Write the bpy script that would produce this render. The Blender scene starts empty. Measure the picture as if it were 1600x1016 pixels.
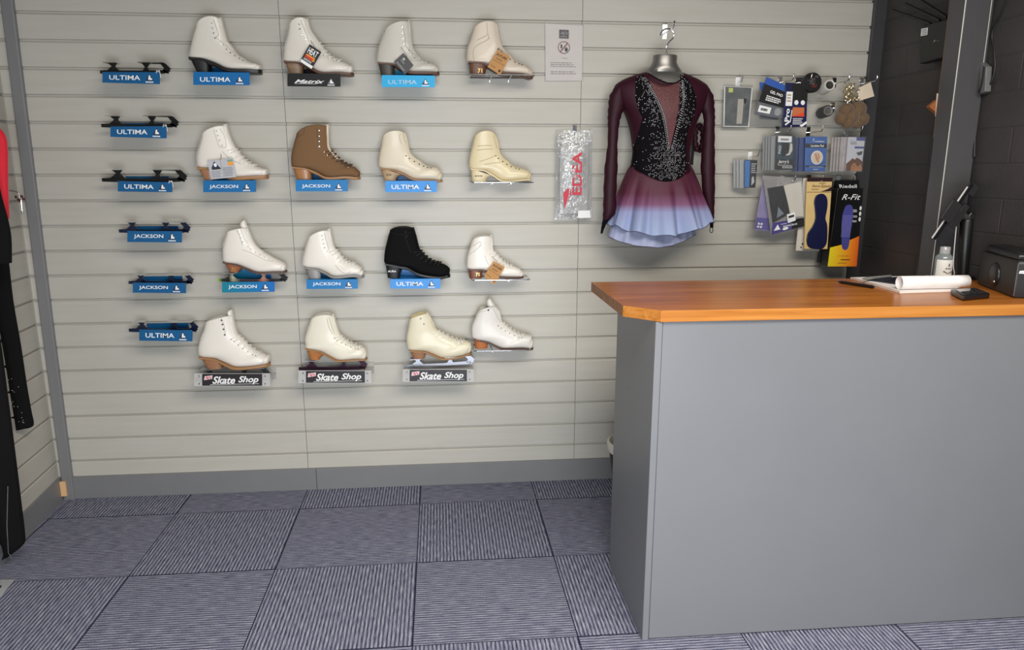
import bpy, bmesh, math, random
from mathutils import Vector, Matrix
from mathutils.bvhtree import BVHTree
R = math.radians
random.seed(7)
scene = bpy.context.scene
COL = scene.collection

# ------------------------------------------------------------------ camera
CAM = Vector((0.59976, -3.25608, 1.38682)); YAW, PITCH, FPX, CV = 0.09488, 0.2305, 1193.35, 546.70
cd = bpy.data.cameras.new('camera'); cam = bpy.data.objects.new('camera', cd); COL.objects.link(cam)
cam.location = CAM; cam.rotation_euler = (math.pi/2 - PITCH, 0, -YAW)
cd.sensor_width = 36; cd.lens = 36*FPX/1600; cd.shift_y = (CV - 508)/1600; cd.clip_start = .05
scene.camera = cam

# ------------------------------------------------------------------ world, lamps, exposure
wd = bpy.data.worlds.new('daylight'); scene.world = wd; wd.use_nodes = True
wd.node_tree.nodes['Background'].inputs[0].default_value = (.62, .74, 1, 1)
wd.node_tree.nodes['Background'].inputs[1].default_value = .12
def area(name, loc, rot, sx, sy, power, col):
    l = bpy.data.lights.new(name, 'AREA'); l.shape = 'RECTANGLE'; l.size = sx; l.size_y = sy; l.energy = power; l.color = col
    o = bpy.data.objects.new(name, l); COL.objects.link(o); o.location = loc; o.rotation_euler = rot
    return o
area('ceiling_panel_light', (1.35, -2.85, 2.62), (0, 0, 0), 2.3, 1.3, 116, (1, .945, .86))
area('shop_door_light', (.7, -3.55, .75), (R(88), 0, 0), 1.4, 1.4, 62, (.88, .94, 1))
vs = scene.view_settings
vs.view_transform = 'Standard'; vs.look = 'None'; vs.gamma = 1; vs.use_curve_mapping = False; vs.exposure = 0.1

# ------------------------------------------------------------------ measuring helpers (photo position -> place on a real plane)
_F = Vector((math.sin(YAW)*math.cos(PITCH), math.cos(YAW)*math.cos(PITCH), -math.sin(PITCH)))
_R = Vector((math.cos(YAW), -math.sin(YAW), 0)); _U = _R.cross(_F)
def ray(u, v): return _F + _R*((u - 800)/FPX) - _U*((v - CV)/FPX)
def at(u, v, y=0.0): d = ray(u, v); return CAM + d*((y - CAM.y)/d.y)
def atx(u, v, x): d = ray(u, v); return CAM + d*((x - CAM.x)/d.x)
def atz(u, v, z): d = ray(u, v); return CAM + d*((z - CAM.z)/d.z)

# ------------------------------------------------------------------ materials
def lin(c): return tuple(((x/255)/12.92 if x/255 <= .04045 else ((x/255 + .055)/1.055)**2.4) for x in c) + (1,)
MATS = {}
def mat(name, rgb, rough=.5, metal=0, var=.08, scale=30, bump=0, bscale=200, coat=0, spec=.5, sheen=0):
    if name in MATS: return MATS[name]
    m = bpy.data.materials.new(name); m.use_nodes = True; nt = m.node_tree; b = nt.nodes['Principled BSDF']
    c = lin(rgb)
    tc = nt.nodes.new('ShaderNodeTexCoord'); n = nt.nodes.new('ShaderNodeTexNoise'); n.inputs['Scale'].default_value = scale
    nt.links.new(tc.outputs['Object'], n.inputs['Vector'])
    mx = nt.nodes.new('ShaderNodeMix'); mx.data_type = 'RGBA'
    mx.inputs[6].default_value = tuple(x*(1 - var) for x in c[:3]) + (1,); mx.inputs[7].default_value = tuple(min(1, x*(1 + var)) for x in c[:3]) + (1,)
    nt.links.new(n.outputs['Fac'], mx.inputs[0]); nt.links.new(mx.outputs[2], b.inputs['Base Color'])
    b.inputs['Roughness'].default_value = rough; b.inputs['Metallic'].default_value = metal
    b.inputs['Coat Weight'].default_value = coat; b.inputs['Specular IOR Level'].default_value = spec; b.inputs['Sheen Weight'].default_value = sheen
    if bump:
        n2 = nt.nodes.new('ShaderNodeTexNoise'); n2.inputs['Scale'].default_value = bscale; n2.inputs['Detail'].default_value = 4
        nt.links.new(tc.outputs['Object'], n2.inputs['Vector'])
        bp = nt.nodes.new('ShaderNodeBump'); bp.inputs['Strength'].default_value = bump; bp.inputs['Distance'].default_value = .002
        nt.links.new(n2.outputs['Fac'], bp.inputs['Height']); nt.links.new(bp.outputs[0], b.inputs['Normal'])
    MATS[name] = m; return m
def clear(name, tint, body=.15, gloss=.12, rough=.08, bump=0, bscale=60):
    """thin clear plastic: see-through, with some milky body and gloss"""
    if name in MATS: return MATS[name]
    m = bpy.data.materials.new(name); m.use_nodes = True; nt = m.node_tree; nt.nodes.remove(nt.nodes['Principled BSDF'])
    out = nt.nodes['Material Output']
    tr = nt.nodes.new('ShaderNodeBsdfTransparent'); df = nt.nodes.new('ShaderNodeBsdfDiffuse'); gl = nt.nodes.new('ShaderNodeBsdfGlossy')
    df.inputs[0].default_value = lin(tint); gl.inputs['Roughness'].default_value = rough
    m1 = nt.nodes.new('ShaderNodeMixShader'); m2 = nt.nodes.new('ShaderNodeMixShader'); m1.inputs[0].default_value = body; m2.inputs[0].default_value = gloss
    nt.links.new(tr.outputs[0], m1.inputs[1]); nt.links.new(df.outputs[0], m1.inputs[2])
    nt.links.new(m1.outputs[0], m2.inputs[1]); nt.links.new(gl.outputs[0], m2.inputs[2]); nt.links.new(m2.outputs[0], out.inputs[0])
    if bump:
        tc = nt.nodes.new('ShaderNodeTexCoord'); n2 = nt.nodes.new('ShaderNodeTexNoise'); n2.inputs['Scale'].default_value = bscale; n2.inputs['Distortion'].default_value = 1.5
        nt.links.new(tc.outputs['Object'], n2.inputs['Vector'])
        bp = nt.nodes.new('ShaderNodeBump'); bp.inputs['Strength'].default_value = bump; bp.inputs['Distance'].default_value = .01
        nt.links.new(n2.outputs['Fac'], bp.inputs['Height']); nt.links.new(bp.outputs[0], gl.inputs['Normal']); nt.links.new(bp.outputs[0], df.inputs['Normal'])
    MATS[name] = m; return m
def nodes_of(m): return m.node_tree.nodes, m.node_tree.links, m.node_tree.nodes['Principled BSDF']
def ramp(nt, stops, fac):
    r = nt.nodes.new('ShaderNodeValToRGB'); e = r.color_ramp.elements
    while len(e) < len(stops): e.new(.5)
    for k, (p, c) in enumerate(stops): e[k].position = p; e[k].color = c if len(c) == 4 else lin(c)
    nt.links.new(fac, r.inputs[0]); return r
def math_node(nt, op, a, b=None, c=None):
    n = nt.nodes.new('ShaderNodeMath'); n.operation = op
    for i, x in enumerate((a, b, c)):
        if x is None: continue
        if isinstance(x, (int, float)): n.inputs[i].default_value = x
        else: nt.links.new(x, n.inputs[i])
    return n.outputs[0]

def make_wall_paint():
    m = mat('slatwall_paint', (176, 173, 163), .42, var=0); nt = m.node_tree; N, L, b = nodes_of(m)
    tc = N.new('ShaderNodeTexCoord'); mp = N.new('ShaderNodeMapping'); mp.inputs['Scale'].default_value = (3.5, 3.5, 40)
    L.new(tc.outputs['Object'], mp.inputs[0])
    n = N.new('ShaderNodeTexNoise'); n.inputs['Scale'].default_value = 1; n.inputs['Detail'].default_value = 5; L.new(mp.outputs[0], n.inputs['Vector'])
    r = ramp(nt, [(.3, (184, 180, 169)), (.7, (190, 186, 176))], n.outputs['Fac']); L.new(r.outputs[0], b.inputs['Base Color'])
    bp = N.new('ShaderNodeBump'); bp.inputs['Strength'].default_value = .05; bp.inputs['Distance'].default_value = .002
    L.new(n.outputs['Fac'], bp.inputs['Height']); L.new(bp.outputs[0], b.inputs['Normal'])
    return m
def make_carpet(ox, oy, ts):
    m = mat('carpet_tiles', (70, 72, 100), .95, var=0, spec=.1); nt = m.node_tree; N, L, b = nodes_of(m)
    tc = N.new('ShaderNodeTexCoord'); sp = N.new('ShaderNodeSeparateXYZ'); L.new(tc.outputs['Object'], sp.inputs[0])
    x = math_node(nt, 'DIVIDE', math_node(nt, 'SUBTRACT', sp.outputs[0], ox), ts); y = math_node(nt, 'DIVIDE', math_node(nt, 'SUBTRACT', sp.outputs[1], oy), ts)
    fx = math_node(nt, 'FLOOR', x); fy = math_node(nt, 'FLOOR', y)
    par = math_node(nt, 'PINGPONG', math_node(nt, 'ADD', fx, fy), 1.0)          # 0 even / 1 odd
    def stripes(sx, sy):
        cb = N.new('ShaderNodeCombineXYZ'); L.new(sp.outputs[0], cb.inputs[0]); L.new(sp.outputs[1], cb.inputs[1])
        mp = N.new('ShaderNodeMapping'); mp.inputs['Scale'].default_value = (sx, sy, 1); L.new(cb.outputs[0], mp.inputs[0])
        n = N.new('ShaderNodeTexNoise'); n.inputs['Scale'].default_value = 1; n.inputs['Detail'].default_value = 2.5; L.new(mp.outputs[0], n.inputs['Vector'])
        return n.outputs['Fac']
    # regular tuft ribs plus uneven yarn colour along them
    def rib(c):
        s = math_node(nt, 'SINE', math_node(nt, 'MULTIPLY', c, 2*math.pi*40)); return math_node(nt, 'POWER', math_node(nt, 'MULTIPLY_ADD', s, .5, .5), .55)
    a = math_node(nt, 'ADD', math_node(nt, 'MULTIPLY', rib(x), .40), math_node(nt, 'MULTIPLY', stripes(260, 22), .70))
    c = math_node(nt, 'ADD', math_node(nt, 'MULTIPLY', rib(y), .40), math_node(nt, 'MULTIPLY', stripes(22, 260), .70))
    mx = N.new('ShaderNodeMix'); mx.data_type = 'FLOAT'; L.new(par, mx.inputs[0]); L.new(a, mx.inputs[2]); L.new(c, mx.inputs[3])
    fuzz = N.new('ShaderNodeTexNoise'); fuzz.inputs['Scale'].default_value = 420; fuzz.inputs['Detail'].default_value = 2; L.new(tc.outputs['Object'], fuzz.inputs['Vector'])
    h = math_node(nt, 'ADD', mx.outputs[0], math_node(nt, 'MULTIPLY_ADD', fuzz.outputs['Fac'], 1.2, -.6))
    r = ramp(nt, [(.27, (34, 35, 54)), (.52, (92, 93, 118)), (.74, (146, 147, 163)), (.97, (200, 200, 206))], h)
    # seams between tiles
    ex = math_node(nt, 'PINGPONG', x, .5); ey = math_node(nt, 'PINGPONG', y, .5)
    seam = math_node(nt, 'LESS_THAN', math_node(nt, 'MINIMUM', ex, ey), .004)
    mc = N.new('ShaderNodeMix'); mc.data_type = 'RGBA'; L.new(seam, mc.inputs[0]); L.new(r.outputs[0], mc.inputs[6]); mc.inputs[7].default_value = lin((34, 36, 56))
    L.new(mc.outputs[2], b.inputs['Base Color'])
    bp = N.new('ShaderNodeBump'); bp.inputs['Strength'].default_value = .6; bp.inputs['Distance'].default_value = .004
    L.new(h, bp.inputs['Height']); L.new(bp.outputs[0], b.inputs['Normal'])
    return m
def make_block():
    m = mat('dark_painted_block', (70, 68, 68), .5, var=0, spec=.4); nt = m.node_tree; N, L, b = nodes_of(m)
    tc = N.new('ShaderNodeTexCoord'); sp = N.new('ShaderNodeSeparateXYZ'); L.new(tc.outputs['Object'], sp.inputs[0])
    cb = N.new('ShaderNodeCombineXYZ'); L.new(math_node(nt, 'ADD', sp.outputs[0], .19), cb.inputs[0]); L.new(math_node(nt, 'ADD', sp.outputs[2], -.0115), cb.inputs[1])
    br = N.new('ShaderNodeTexBrick'); br.inputs['Scale'].default_value = 1; br.inputs['Brick Width'].default_value = .42; br.inputs['Row Height'].default_value = .1165
    br.inputs['Mortar Size'].default_value = .004; br.inputs['Mortar Smooth'].default_value = .6; L.new(cb.outputs[0], br.inputs['Vector'])
    n = N.new('ShaderNodeTexNoise'); n.inputs['Scale'].default_value = 90; n.inputs['Detail'].default_value = 6; L.new(tc.outputs['Object'], n.inputs['Vector'])
    n2 = N.new('ShaderNodeTexNoise'); n2.inputs['Scale'].default_value = 4; L.new(tc.outputs['Object'], n2.inputs['Vector'])
    r = ramp(nt, [(.3, (56, 53, 53)), (.7, (70, 66, 66))], n2.outputs['Fac']); L.new(r.outputs[0], b.inputs['Base Color'])
    h = math_node(nt, 'SUBTRACT', math_node(nt, 'MULTIPLY', n.outputs['Fac'], .35), br.outputs['Fac'])
    bp = N.new('ShaderNodeBump'); bp.inputs['Strength'].default_value = .5; bp.inputs['Distance'].default_value = .006
    L.new(h, bp.inputs['Height']); L.new(bp.outputs[0], b.inputs['Normal'])
    return m
def make_wood(name, c1, c2, c3, rough=.25, sx=2.5, sy=45, axis=0):
    m = mat(name, c1, rough+.06, var=0, spec=.22); nt = m.node_tree; N, L, b = nodes_of(m)
    tc = N.new('ShaderNodeTexCoord'); mp = N.new('ShaderNodeMapping')
    sc = [sy, sy, sy]; sc[axis] = sx; mp.inputs['Scale'].default_value = sc; L.new(tc.outputs['Object'], mp.inputs[0])
    n = N.new('ShaderNodeTexNoise'); n.inputs['Scale'].default_value = 1; n.inputs['Detail'].default_value = 6; n.inputs['Distortion'].default_value = .6; L.new(mp.outputs[0], n.inputs['Vector'])
    r = ramp(nt, [(.25, c3), (.5, c1), (.75, c2)], n.outputs['Fac']); L.new(r.outputs[0], b.inputs['Base Color'])
    return m
def make_stack(name, c1, c2, freq=260):
    """stacked-leather heel: thin layers one above the other"""
    if name in MATS: return MATS[name]
    m = mat(name, c1, .4, var=0, coat=.2); nt = m.node_tree; N, L, b = nodes_of(m)
    tc = N.new('ShaderNodeTexCoord'); sp = N.new('ShaderNodeSeparateXYZ'); L.new(tc.outputs['Object'], sp.inputs[0])
    n = N.new('ShaderNodeTexNoise'); n.inputs['Scale'].default_value = 40; L.new(tc.outputs['Object'], n.inputs['Vector'])
    s = math_node(nt, 'SINE', math_node(nt, 'ADD', math_node(nt, 'MULTIPLY', sp.outputs[2], freq*4), math_node(nt, 'MULTIPLY', n.outputs['Fac'], 3)))
    r = ramp(nt, [(0, c1), (1, c2)], math_node(nt, 'MULTIPLY_ADD', s, .5, .5)); L.new(r.outputs[0], b.inputs['Base Color'])
    return m
def make_gradient(name, axis, p0, p1, stops, rough=.5, **kw):
    """dyed or printed colour blend along an object axis"""
    m = mat(name, stops[0][1], rough, var=0, **kw); nt = m.node_tree; N, L, b = nodes_of(m)
    tc = N.new('ShaderNodeTexCoord'); sp = N.new('ShaderNodeSeparateXYZ'); L.new(tc.outputs['Object'], sp.inputs[0])
    f = math_node(nt, 'DIVIDE', math_node(nt, 'SUBTRACT', sp.outputs[axis], p0), p1 - p0)
    r = ramp(nt, stops, f); L.new(r.outputs[0], b.inputs['Base Color']); return m

# ------------------------------------------------------------------ mesh helpers
def box(bm, x0, x1, y0, y1, z0, z1, mi=0):
    v = [bm.verts.new(p) for p in ((x0,y0,z0),(x1,y0,z0),(x1,y1,z0),(x0,y1,z0),(x0,y0,z1),(x1,y0,z1),(x1,y1,z1),(x0,y1,z1))]
    for f in ((0,1,5,4),(1,2,6,5),(2,3,7,6),(3,0,4,7),(4,5,6,7),(3,2,1,0)): bm.faces.new([v[i] for i in f]).material_index = mi
def extrude_poly(bm, pts, d, mi=0):
    """closed solid from a flat outline (list of Vectors) pushed along d"""
    a = [bm.verts.new(p) for p in pts]; b = [bm.verts.new(p + d) for p in pts]; n = len(pts)
    fs = [bm.faces.new(a), bm.faces.new(b[::-1])]
    for i in range(n): fs.append(bm.faces.new((a[i], b[i], b[(i+1) % n], a[(i+1) % n])))
    for f in fs: f.material_index = mi
def loft(bm, rings, cap0=True, cap1=True, mi=0, closed=True):
    vr = [[bm.verts.new(p) for p in r] for r in rings]; n = len(rings[0])
    for a, b in zip(vr, vr[1:]):
        for j in range(n if closed else n - 1): bm.faces.new((a[j], a[(j+1) % n], b[(j+1) % n], b[j])).material_index = mi
    if cap0: bm.faces.new(vr[0][::-1]).material_index = mi
    if cap1: bm.faces.new(vr[-1]).material_index = mi
    return vr
def tube(bm, pts, r, n=8, mi=0, closed=False, cap=True):
    pts = [Vector(p) for p in pts]; m = len(pts); rings = []; nrm = None
    for i in range(m):
        a = pts[(i-1) % m] if closed or i else pts[0]; b = pts[(i+1) % m] if closed or i < m-1 else pts[-1]
        t = (b - a).normalized() if (b - a).length > 1e-9 else Vector((0,0,1))
        if nrm is None: nrm = t.orthogonal().normalized()
        nrm = (nrm - t*nrm.dot(t)).normalized() if (nrm - t*nrm.dot(t)).length > 1e-6 else t.orthogonal().normalized()
        bi = t.cross(nrm); rr = r[i] if isinstance(r, (list, tuple)) else r
        rings.append([pts[i] + (nrm*math.cos(2*math.pi*k/n) + bi*math.sin(2*math.pi*k/n))*rr for k in range(n)])
    vr = loft(bm, rings, cap and not closed, cap and not closed, mi)
    if closed:
        a, b = vr[-1], vr[0]
        for j in range(n): bm.faces.new((a[j], a[(j+1) % n], b[(j+1) % n], b[j])).material_index = mi
def cr(pts, n):
    """Catmull-Rom through points (Vectors), n steps per span"""
    pts = [Vector(p) for p in pts]; out = []
    for i in range(len(pts)-1):
        p0, p1, p2, p3 = pts[max(i-1,0)], pts[i], pts[i+1], pts[min(i+2,len(pts)-1)]
        for k in range(n):
            t = k/n; out.append(.5*((2*p1) + (p2-p0)*t + (2*p0-5*p1+4*p2-p3)*t*t + (3*p1-p0-3*p2+p3)*t**3))
    out.append(pts[-1]); return out
def lathe(bm, c, prof, n=24, mi=0, axis='z'):
    rings = []
    for r, h in prof:
        ring = []
        for k in range(n):
            a = 2*math.pi*k/n
            p = (r*math.cos(a), r*math.sin(a), h) if axis == 'z' else ((r*math.cos(a), h, r*math.sin(a)) if axis == 'y' else (h, r*math.cos(a), r*math.sin(a)))
            ring.append(Vector(c) + Vector(p))
        rings.append(ring)
    loft(bm, rings, True, True, mi)
def ball(bm, c, r, mi=0, seg=10):
    m = Matrix.Translation(c) @ Matrix.Diagonal((*( r if isinstance(r, (tuple, list)) else (r, r, r)), 1))
    n0 = len(bm.faces); bmesh.ops.create_uvsphere(bm, u_segments=seg, v_segments=max(4, seg*2//3), radius=1, matrix=m)
    bm.faces.ensure_lookup_table()
    for f in bm.faces[n0:]: f.material_index = mi

ORIGIN = {}
def link(name, bm, mats, parent=None, org=(0,0,0), smooth=40, bevel=0):
    bmesh.ops.recalc_face_normals(bm, faces=bm.faces)
    o3 = Vector(org); 
    for v in bm.verts: v.co -= o3
    me = bpy.data.meshes.new(name); bm.to_mesh(me); bm.free()
    for m in (mats if isinstance(mats, (list, tuple)) else [mats]): me.materials.append(m)
    if smooth:
        me.polygons.foreach_set('use_smooth', [True]*len(me.polygons)); me.set_sharp_from_angle(angle=R(smooth))
    o = bpy.data.objects.new(name, me); COL.objects.link(o)
    if parent is not None: o.parent = parent
    else: o.location = o3
    ORIGIN[o.name] = o3
    if bevel:
        b = o.modifiers.new('bevel', 'BEVEL'); b.width = bevel; b.segments = 2; b.limit_method = 'ANGLE'
    return o
def tag(o, label, cat, group=None):
    o['label'] = label; o['category'] = cat
    if group: o['group'] = group
    return o
def thing(name, label, cat, loc, group=None):
    o = bpy.data.objects.new(name, None); COL.objects.link(o); o.location = loc; o.empty_display_size = .02
    ORIGIN[o.name] = Vector(loc); return tag(o, label, cat, group)
def part(name, bm, mats, parent, smooth=40, bevel=0, label=None, stuff=False):
    o = link(name, bm, mats, parent, ORIGIN[parent.name], smooth, bevel)
    if label: o['label'] = label
    if stuff: o['kind'] = 'stuff'
    return o
def solo(name, bm, mats, label, cat, loc, group=None, smooth=40, bevel=0):
    return tag(link(name, bm, mats, None, loc, smooth, bevel), label, cat, group)
def struct(name, bm, mats, loc=(0,0,0), smooth=0, bevel=0):
    o = link(name, bm, mats, None, loc, smooth, bevel); o['kind'] = 'structure'; return o
NB = bmesh.new

TXT = {}
def text_mesh(s, bold=0, shear=0):
    k = (s, bold, shear)
    if k not in TXT:
        c = bpy.data.curves.new('lettering', 'FONT'); c.body = s; c.offset = bold; c.shear = shear; c.resolution_u = 3
        o = bpy.data.objects.new('lettering', c); COL.objects.link(o)
        me = bpy.data.meshes.new_from_object(o.evaluated_get(bpy.context.evaluated_depsgraph_get()))
        bpy.data.objects.remove(o); bpy.data.curves.remove(c)
        vs_ = [Vector(v.co) for v in me.vertices]; fs = [list(p.vertices) for p in me.polygons]; bpy.data.meshes.remove(me)
        x0 = min(v.x for v in vs_); x1 = max(v.x for v in vs_); y0 = min(v.y for v in vs_); y1 = max(v.y for v in vs_)
        TXT[k] = ([((v.x-x0)/(x1-x0), (v.y-y0)/(y1-y0)) for v in vs_], fs)
    return TXT[k]
class Quad:
    """a flat rectangle given by its four corners TL, TR, BR, BL; (a, b) run 0..1 across and down"""
    def __init__(s, c, y=0.0):
        s.c = [Vector(p) if len(p) == 3 else at(p[0], p[1], y) for p in c]
        s.n = (s.c[3]-s.c[0]).cross(s.c[1]-s.c[0]).normalized()      # faces the viewer
        if s.n.y > 0: s.n = -s.n
    def p(s, a, b, off=0):
        c = s.c; return (c[0]*(1-a)+c[1]*a)*(1-b) + (c[3]*(1-a)+c[2]*a)*b + s.n*off
    def poly(s, bm, pts, off=.0005, th=.0004, mi=0): extrude_poly(bm, [s.p(a, b, off) for a, b in pts], -s.n*th, mi)
    def rect(s, bm, a0, b0, a1, b1, off=.0005, th=.0004, mi=0): s.poly(bm, [(a0,b0),(a1,b0),(a1,b1),(a0,b1)], off, th, mi)
    def disc(s, bm, a, b, ra, rb, off=.0006, th=.0004, mi=0, n=20): s.poly(bm, [(a+ra*math.cos(2*math.pi*k/n), b+rb*math.sin(2*math.pi*k/n)) for k in range(n)], off, th, mi)
    def text(s, bm, t, a0, b0, a1, b1, off=.0012, bold=0, shear=0, mi=0, turn=0):
        v, f = text_mesh(t, bold, shear)
        if turn == 0: q = [s.p(a0+(a1-a0)*x, b1+(b0-b1)*y, off) for x, y in v]
        else: q = [s.p(a0+(a1-a0)*(1-y), b1+(b0-b1)*x, off) for x, y in v]     # reads upwards
        w = [bm.verts.new(p) for p in q]
        for g in f:
            try: bm.faces.new([w[i] for i in g]).material_index = mi
            except ValueError: pass
    def lines(s, bm, a0, b0, a1, b1, n, off=.0008, fill=.45, mi=0, ragged=.25):
        """rows of print too small to read"""
        rnd = random.Random(int(a0*999+b0*77+n)); h = (b1-b0)/n
        for k in range(n):
            a = a0; e = a1 - rnd.random()*ragged*(a1-a0); y = b0 + k*h
            while a < e:
                w = (a1-a0)*rnd.uniform(.05, .16); s.rect(bm, a, y, min(a+w, e), y+h*fill, off, .0002, mi); a += w + (a1-a0)*.025
    def mid(s): return s.p(.5, 1)

# ------------------------------------------------------------------ colours used often
M_wall = make_wall_paint()
M_grey = mat('grey_trim_paint', (122, 122, 123), .4, var=.05, scale=12, bump=.05)
M_counter = mat('counter_grey_paint', (116, 117, 120), .42, var=.04, scale=5, bump=.06, bscale=40)
M_block = make_block()
M_post = mat('post_dark_paint', (74, 72, 74), .3, var=.05, bump=.04)
M_chrome = mat('chrome', (215, 215, 215), .16, 1, var=.03)
M_white = mat('white_print', (240, 240, 238), .5, var=.02)
M_black = mat('black_plastic', (15, 15, 16), .4, var=.1)
M_dark = mat('dark_print', (40, 38, 40), .5, var=.05)
M_gold = mat('gold_foil', (214, 178, 110), .3, .7, var=.05)
M_clear = clear('clear_acrylic', (225, 228, 226), .22, .10, .06)
M_poly = clear('clear_polythene', (215, 218, 218), .22, .12, .12, bump=.7, bscale=35)
M_red = mat('red_print', (200, 40, 60), .45, var=.04)

# ------------------------------------------------------------------ the room
XL, XR, YB, ZC = -1.055, 2.415, -5.2, 2.66
def slat_wall(name, x0, x1, seams, loc, rz):
    """grooved display board: profile in (y, z) run along local x, with fine gaps where two boards meet"""
    bm = NB(); prof = [(0, .0)]
    for k in range(18, -7, -1):
        z = .17 + .1*(18-k)
        if z > ZC: break
        prof += [(0, z-.0082), (.003, z-.0045), (.011, z-.0045), (.011, z+.0048), (.0008, z+.0048), (0, z+.0056)]
    prof += [(0, ZC), (.02, ZC), (.02, 0)]
    ends = [x0] + seams + [x1]
    for a, b in zip(ends, ends[1:]):
        g0 = .0009 if a != x0 else 0; g1 = .0009 if b != x1 else 0
        loft(bm, [[Vector((a+g0, y, z)) for y, z in prof], [Vector((b-g1, y, z)) for y, z in prof]])
    o = link(name, bm, [M_wall], None, (0,0,0), 0); o.location = loc; o.rotation_euler = (0,0,rz); o['kind'] = 'structure'
    return o
slat_wall('wall_back', -1.08, XR, [0, 1.195], (0,0,0), 0)
slat_wall('wall_left', YB, 0.0, [-1.2, -2.4, -3.6], (XL, 0, 0), R(94.6))
# right wall of painted blocks
bm = NB(); box(bm, -5.3, .1, -.1, 0, 0, ZC)
o = link('wall_right', bm, [M_block]); o.location = (2.466, 0, 0); o.rotation_euler = (0, 0, R(91.2)); o['kind'] = 'structure'
bm = NB(); box(bm, -1.6, 2.9, YB, .1, -.05, 0); struct('floor', bm, make_carpet(-.5088, .2934, .5018))
bm = NB(); box(bm, -1.6, 2.9, YB, .1, ZC, ZC+.05); struct('ceiling', bm, mat('ceiling_grey', (96, 95, 93), .8))
# skirting boards, corner batten, corner strip at the right end of the slats
bm = NB(); box(bm, -1.02, .034, -.012, 0, 0, .1); box(bm, .036, XR, -.012, 0, 0, .1); struct('baseboard_back', bm, M_grey, bevel=.001)
bm = NB(); box(bm, YB, -.005, -.012, 0, 0, .1)
o = link('baseboard_left', bm, [M_grey]); o.location = (XL, 0, 0); o.rotation_euler = (0,0,R(94.6)); o['kind'] = 'structure'
bm = NB()
loft(bm, [[Vector((x+dx, y, z)) for x, y in ((-.0215,0),(-.0215,-.017),(-.018,-.02),(.018,-.02),(.0215,-.017),(.0215,0))] for z, dx in ((0,-1.018),(.77,-1.009),(2.0,-.989),(ZC,-.978))])
struct('trim_1', bm, M_grey, smooth=30)
bm = NB(); pa_, pb_ = at(93.5, 776, -.03), at(101.5, 753, -.03); box(bm, pa_.x, pb_.x, -.032, -.021, pa_.z, pb_.z); struct('trim_3', bm, mat('bare_pine', (222, 178, 130), .6), bevel=.001)
bm = NB(); box(bm, XR, 2.468, -.018, .02, 0, ZC); struct('trim_2', bm, mat('corner_strip_paint', (64, 63, 65), .4), bevel=.001)

# square timber post against the right wall, with the arris highlight painted as a thin pale strip
t = thing('timber_post', 'dark grey painted square timber post with a painted-on edge highlight against the block wall', 'post', (2.42, -.62, 0))
bm = NB(); box(bm, 2.37, 2.474, -.66, -.575, 0, ZC); part('shaft', bm, M_post, t, bevel=.004)
bm = NB(); tube(bm, [(2.3712, -.6588, 1.0), (2.3712, -.6588, ZC)], .0016, 6); part('pale_edge_line', bm, mat('pale_edge', (205, 200, 192), .35), t, label='pale strip painted as the front edge highlight')
bm = NB(); tube(bm, [(2.3705, -.5755, 1.5), (2.3705, -.5755, ZC)], .0012, 6); part('bare_edge', bm, mat('bare_wood_edge', (88, 68, 50), .6), t, label='bare brown wood back edge')
bm = NB(); tube(bm, [(2.4630, -.6602, 1.72), (2.4630, -.6602, ZC)], .0012, 6); part('pale_edge_line', bm, MATS['pale_edge'], t, label='pale line along the wall side')

# ------------------------------------------------------------------ counter and worktop
ZT = 1.016
t = thing('counter', 'grey painted shop counter with a plain front panel and dark left side', 'counter', (1.8, -.98, 0))
bm = NB(); box(bm, 1.207, 2.46, -1.249, -1.235, .004, .983); part('front_panel', bm, M_counter, t, bevel=.0015)
bm = NB(); box(bm, 1.186, 1.2055, -1.252, -.80, 0, .983); part('side_panel', bm, M_counter, t, bevel=.0015)
bm = NB(); box(bm, 2.44, 2.46, -1.235, -.80, 0, .983); part('side_panel', bm, M_counter, t)
bm = NB(); box(bm, 1.2055, 2.44, -1.235, -.80, .42, .438); part('shelf', bm, M_counter, t)
M_ply = make_wood('worktop_wood', (166, 98, 34), (184, 114, 46), (132, 74, 24), .22, 2.2, 26)
M_end = make_wood('worktop_end_grain', (150, 100, 62), (176, 124, 80), (112, 74, 46), .45, 60, 60)
M_edge = make_wood('worktop_front_edge', (180, 116, 52), (194, 134, 68), (154, 92, 36), .3, 2.2, 60)
bm = NB()
pl = [(1.115, -.700), (1.113, -1.168), (1.198, -1.258), (2.462, -1.258), (2.462, -.700)]
a = [bm.verts.new((x, y, ZT)) for x, y in pl]; b = [bm.verts.new((x, y, .984)) for x, y in pl]
bm.faces.new(a).material_index = 0; bm.faces.new(b[::-1]).material_index = 0
for i in range(5):
    j = (i+1) % 5; bm.faces.new((a[i], b[i], b[j], a[j])).material_index = (1, 2, 2, 0, 0)[i]
solo('worktop', bm, [M_ply, M_end, M_edge], 'orange-brown varnished wooden worktop with a clipped corner on the grey counter', 'worktop', (1.8, -.98, .984), smooth=0, bevel=.0012)

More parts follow.
